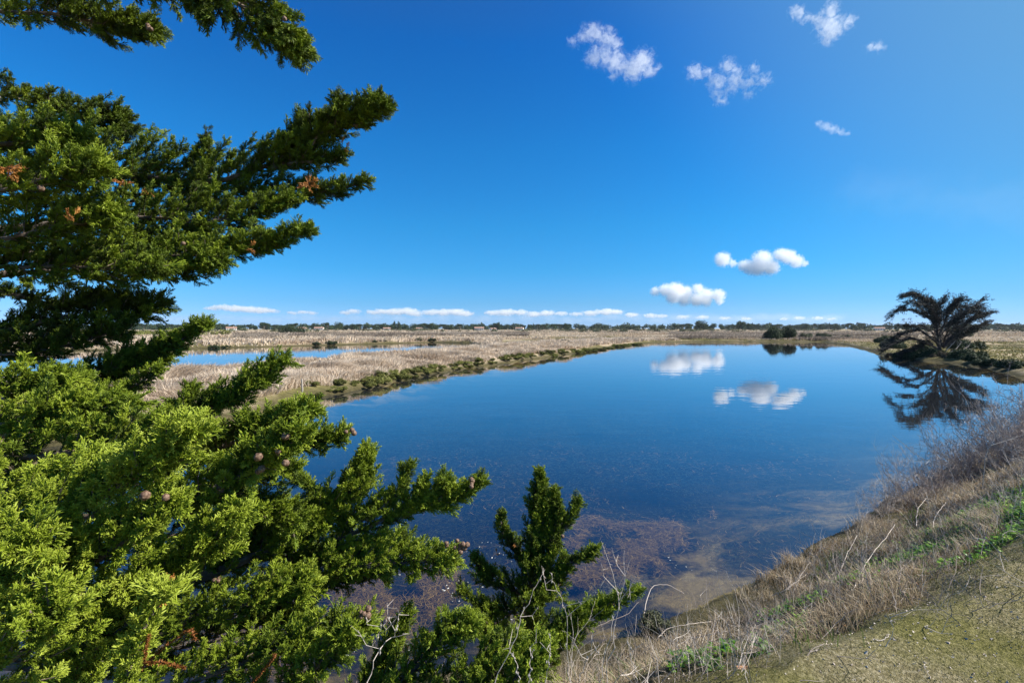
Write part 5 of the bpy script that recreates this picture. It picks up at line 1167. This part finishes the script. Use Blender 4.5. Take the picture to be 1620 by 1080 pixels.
def cloud(lobes, D, dens, label, amp=(.9, 5), nscale=.16, thr=.22, soft=.25, flat=1.1, group='clouds in the sky', name='cloud', lr=1.4):
    import bmesh
    if D == 3600: lobes = dense(lobes)
    cx = sum(l[0] for l in lobes) / len(lobes); cyy = sum(l[1] for l in lobes) / len(lobes)
    c = P(cx, cyy, D); k = D / F; rl = random.Random(int(cx)); L = []
    bm = bmesh.new()
    for (px, py, r) in lobes:
        w_ = P(px, py, D); x, z = (w_[0] - c[0]) / k, (w_[2] - c[2]) / k; y = rl.uniform(-.5, .5) * r * 1.2; L.append((x, z, r * lr, y))
        for v in [Vector((a, b, d_)).normalized() for a in (-1, 0, 1) for b in (-1, 0, 1) for d_ in (-1, 0, 1) if (a or b or d_)]:
            bm.verts.new(Vector((x, y, z)) + Vector((v.x * flat, v.y * flat, v.z)) * r * lr * 1.15)
    res = bmesh.ops.convex_hull(bm, input=bm.verts)
    bmesh.ops.delete(bm, geom=[g for g in res['geom_interior'] if isinstance(g, bmesh.types.BMVert)], context='VERTS')
    me = bpy.data.meshes.new(name); bm.to_mesh(me); bm.free()
    me.materials.append(M_cloud('cloud_vapour', L, dens / k, amp, nscale, thr, soft, flat))
    o = bpy.data.objects.new(name, me); col.objects.link(o); o.location = c; o.scale = (k, k, k); tag(o, label, 'cloud', group); return o
cloud([(1145, 410, 9), (1158, 417, 5), (1178, 421, 8), (1205, 411, 11), (1198, 423, 11), (1217, 423, 10), (1235, 403, 8), (1249, 406, 9), (1263, 413, 8), (1273, 417, 4), (1184, 429, 5)], 5200, .10, 'bright puffy cloud with a small detached left end, upper one of the low pair', amp=(2.1, 6), nscale=.36, thr=.16, lr=1.5, soft=.2)
cloud([(1037, 461, 6), (1053, 459, 8), (1067, 461, 11), (1063, 471, 8), (1087, 463, 9), (1105, 457, 7), (1103, 473, 9), (1120, 467, 9), (1136, 467, 8), (1140, 476, 5), (1116, 478, 6), (1083, 474, 8)], 6000, .11, 'bright puffy flat cloud just above the horizon, lower one of the pair', amp=(2.1, 6), nscale=.36, thr=.16, lr=1.5, soft=.2)
cloud([(908, 67, 7), (934, 52, 11), (960, 56, 11), (975, 70, 8), (941, 89, 11), (971, 100, 13), (1001, 111, 14), (1019, 92, 12), (1027, 115, 8), (1041, 107, 5), (971, 122, 6)], 3600, .042, 'wispy white curled cloud high in the middle of the sky', amp=(2.6, 18), nscale=.16, thr=.22, soft=.8, lr=1.75)
cloud([(1097, 115, 9), (1119, 115, 7), (1134, 133, 10), (1138, 160, 8), (1152, 104, 9), (1167, 122, 10), (1186, 148, 7), (1190, 111, 7), (1208, 130, 8), (1156, 144, 7)], 3600, .042, 'torn wispy cloud of several streaks, between the curled cloud and the upper right one', amp=(3.0, 18), nscale=.17, thr=.24, soft=.8, lr=1.75)
cloud([(1260, 18, 8), (1275, 30, 6), (1301, 33, 9), (1319, 41, 14), (1312, 63, 7), (1341, 37, 8), (1378, 74, 6), (1393, 74, 6), (1315, 15, 9)], 3600, .042, 'small wispy cloud with a dense heart at the top right of the sky', amp=(2.6, 16), nscale=.16, thr=.22, soft=.8, lr=1.75)
cloud([(1297, 196, 4), (1306, 200, 5), (1318, 204, 5), (1332, 209, 4), (1340, 212, 3)], 3600, .042, 'tiny faint slanting streak of cloud below the torn one', amp=(2.4, 6), nscale=.2, thr=.1, soft=.8, lr=1.75)
HZ = [([(336, 487, 4), (352, 485, 5), (372, 487, 6), (392, 488, 6), (414, 490, 6), (430, 491, 4)], 'long flat bright cloud at the left end of the horizon row'), ([(462, 494, 3), (478, 493, 3.5), (494, 494, 3)], 'small flat faint cloud second from the left in the horizon row'), ([(548, 494, 4), (560, 491, 4), (590, 493, 4), (604, 492, 5), (624, 492, 6), (645, 491, 6), (656, 495, 5)], 'bright bumpy flat cloud left of the middle of the horizon row'),
      ([(682, 493, 5), (702, 493, 6), (722, 492, 6), (736, 495, 5)], 'bright flat cloud with an abrupt right end in the horizon row'), ([(780, 494, 5), (800, 493, 6), (822, 493, 5), (845, 496, 5), (866, 494, 5), (888, 495, 4)], 'long bright cloud in the centre of the horizon row'), ([(912, 496, 4), (935, 494, 5), (960, 492, 6), (974, 492, 5), (1000, 497, 4), (1030, 498, 4)], 'pointed bright cloud under the middle of the sky in the horizon row'),
      ([(1046, 499, 3.5), (1080, 500, 3.5), (1112, 501, 3.5), (1148, 502, 3), (1180, 503, 3)], 'thin flat cloud under the low puffy one in the horizon row'), ([(1240, 503, 2.5), (1265, 502, 3), (1295, 502, 3), (1316, 503, 2.5)], 'thin flat cloud left of the bent tree in the horizon row')]
for lb, lab in HZ: cloud([(a, b + 1, c * .66) for a, b, c in lb], 15000, .09, lab, amp=(2.2, 7), nscale=.22, thr=.06, soft=.5, flat=3.4, lr=1.5, group='row of flat clouds along the horizon')

cloud([(x, 503 + 2 * math.sin(x * .05), 7) for x in range(255, 1335, 34)], 19000, .010, 'long pale veil of cloud lying along the whole horizon under the bright row', amp=(1.4, 10), nscale=.06, thr=.1, soft=1.0, flat=3.2, group='haze and veils of high cloud', lr=1.5)
cloud([(x, 300 + (x - 1360) * .11 + 6 * math.sin(x * .03), 24) for x in range(1370, 1720, 30)], 9000, .0004, 'very faint wide veil of high cloud at the right edge of the sky', amp=(2.2, 24), nscale=.03, thr=.1, soft=1.0, flat=2.5, group='haze and veils of high cloud', lr=1.6)

# ------------------------------------------------------------------ thin air over the marsh
m, t, o = newmat('air'); v = N(t, 'VolumePrincipled'); v.inputs['Color'].default_value = (.80, .90, 1, 1); v.inputs['Density'].default_value = 0.00006; v.inputs['Anisotropy'].default_value = .2
t.links.new(v.outputs[0], o.inputs['Volume'])
try: m.cycles.homogeneous_volume = True
except Exception: pass
me = bpy.data.meshes.new('haze'); X0 = 2650
me.from_pydata([(x, y, z) for x in (-X0, X0) for y in (-X0, X0) for z in (-2.2, 24)], [], [(0, 1, 3, 2), (4, 6, 7, 5), (0, 4, 5, 1), (2, 3, 7, 6), (0, 2, 6, 4), (1, 5, 7, 3)]); me.materials.append(m)
hz = bpy.data.objects.new('haze', me); col.objects.link(hz); tag(hz, kind='stuff')
print('brown', [ (o.name, len(o.data.vertices)) for o in bpy.data.objects if 'waterweed' in o.name])
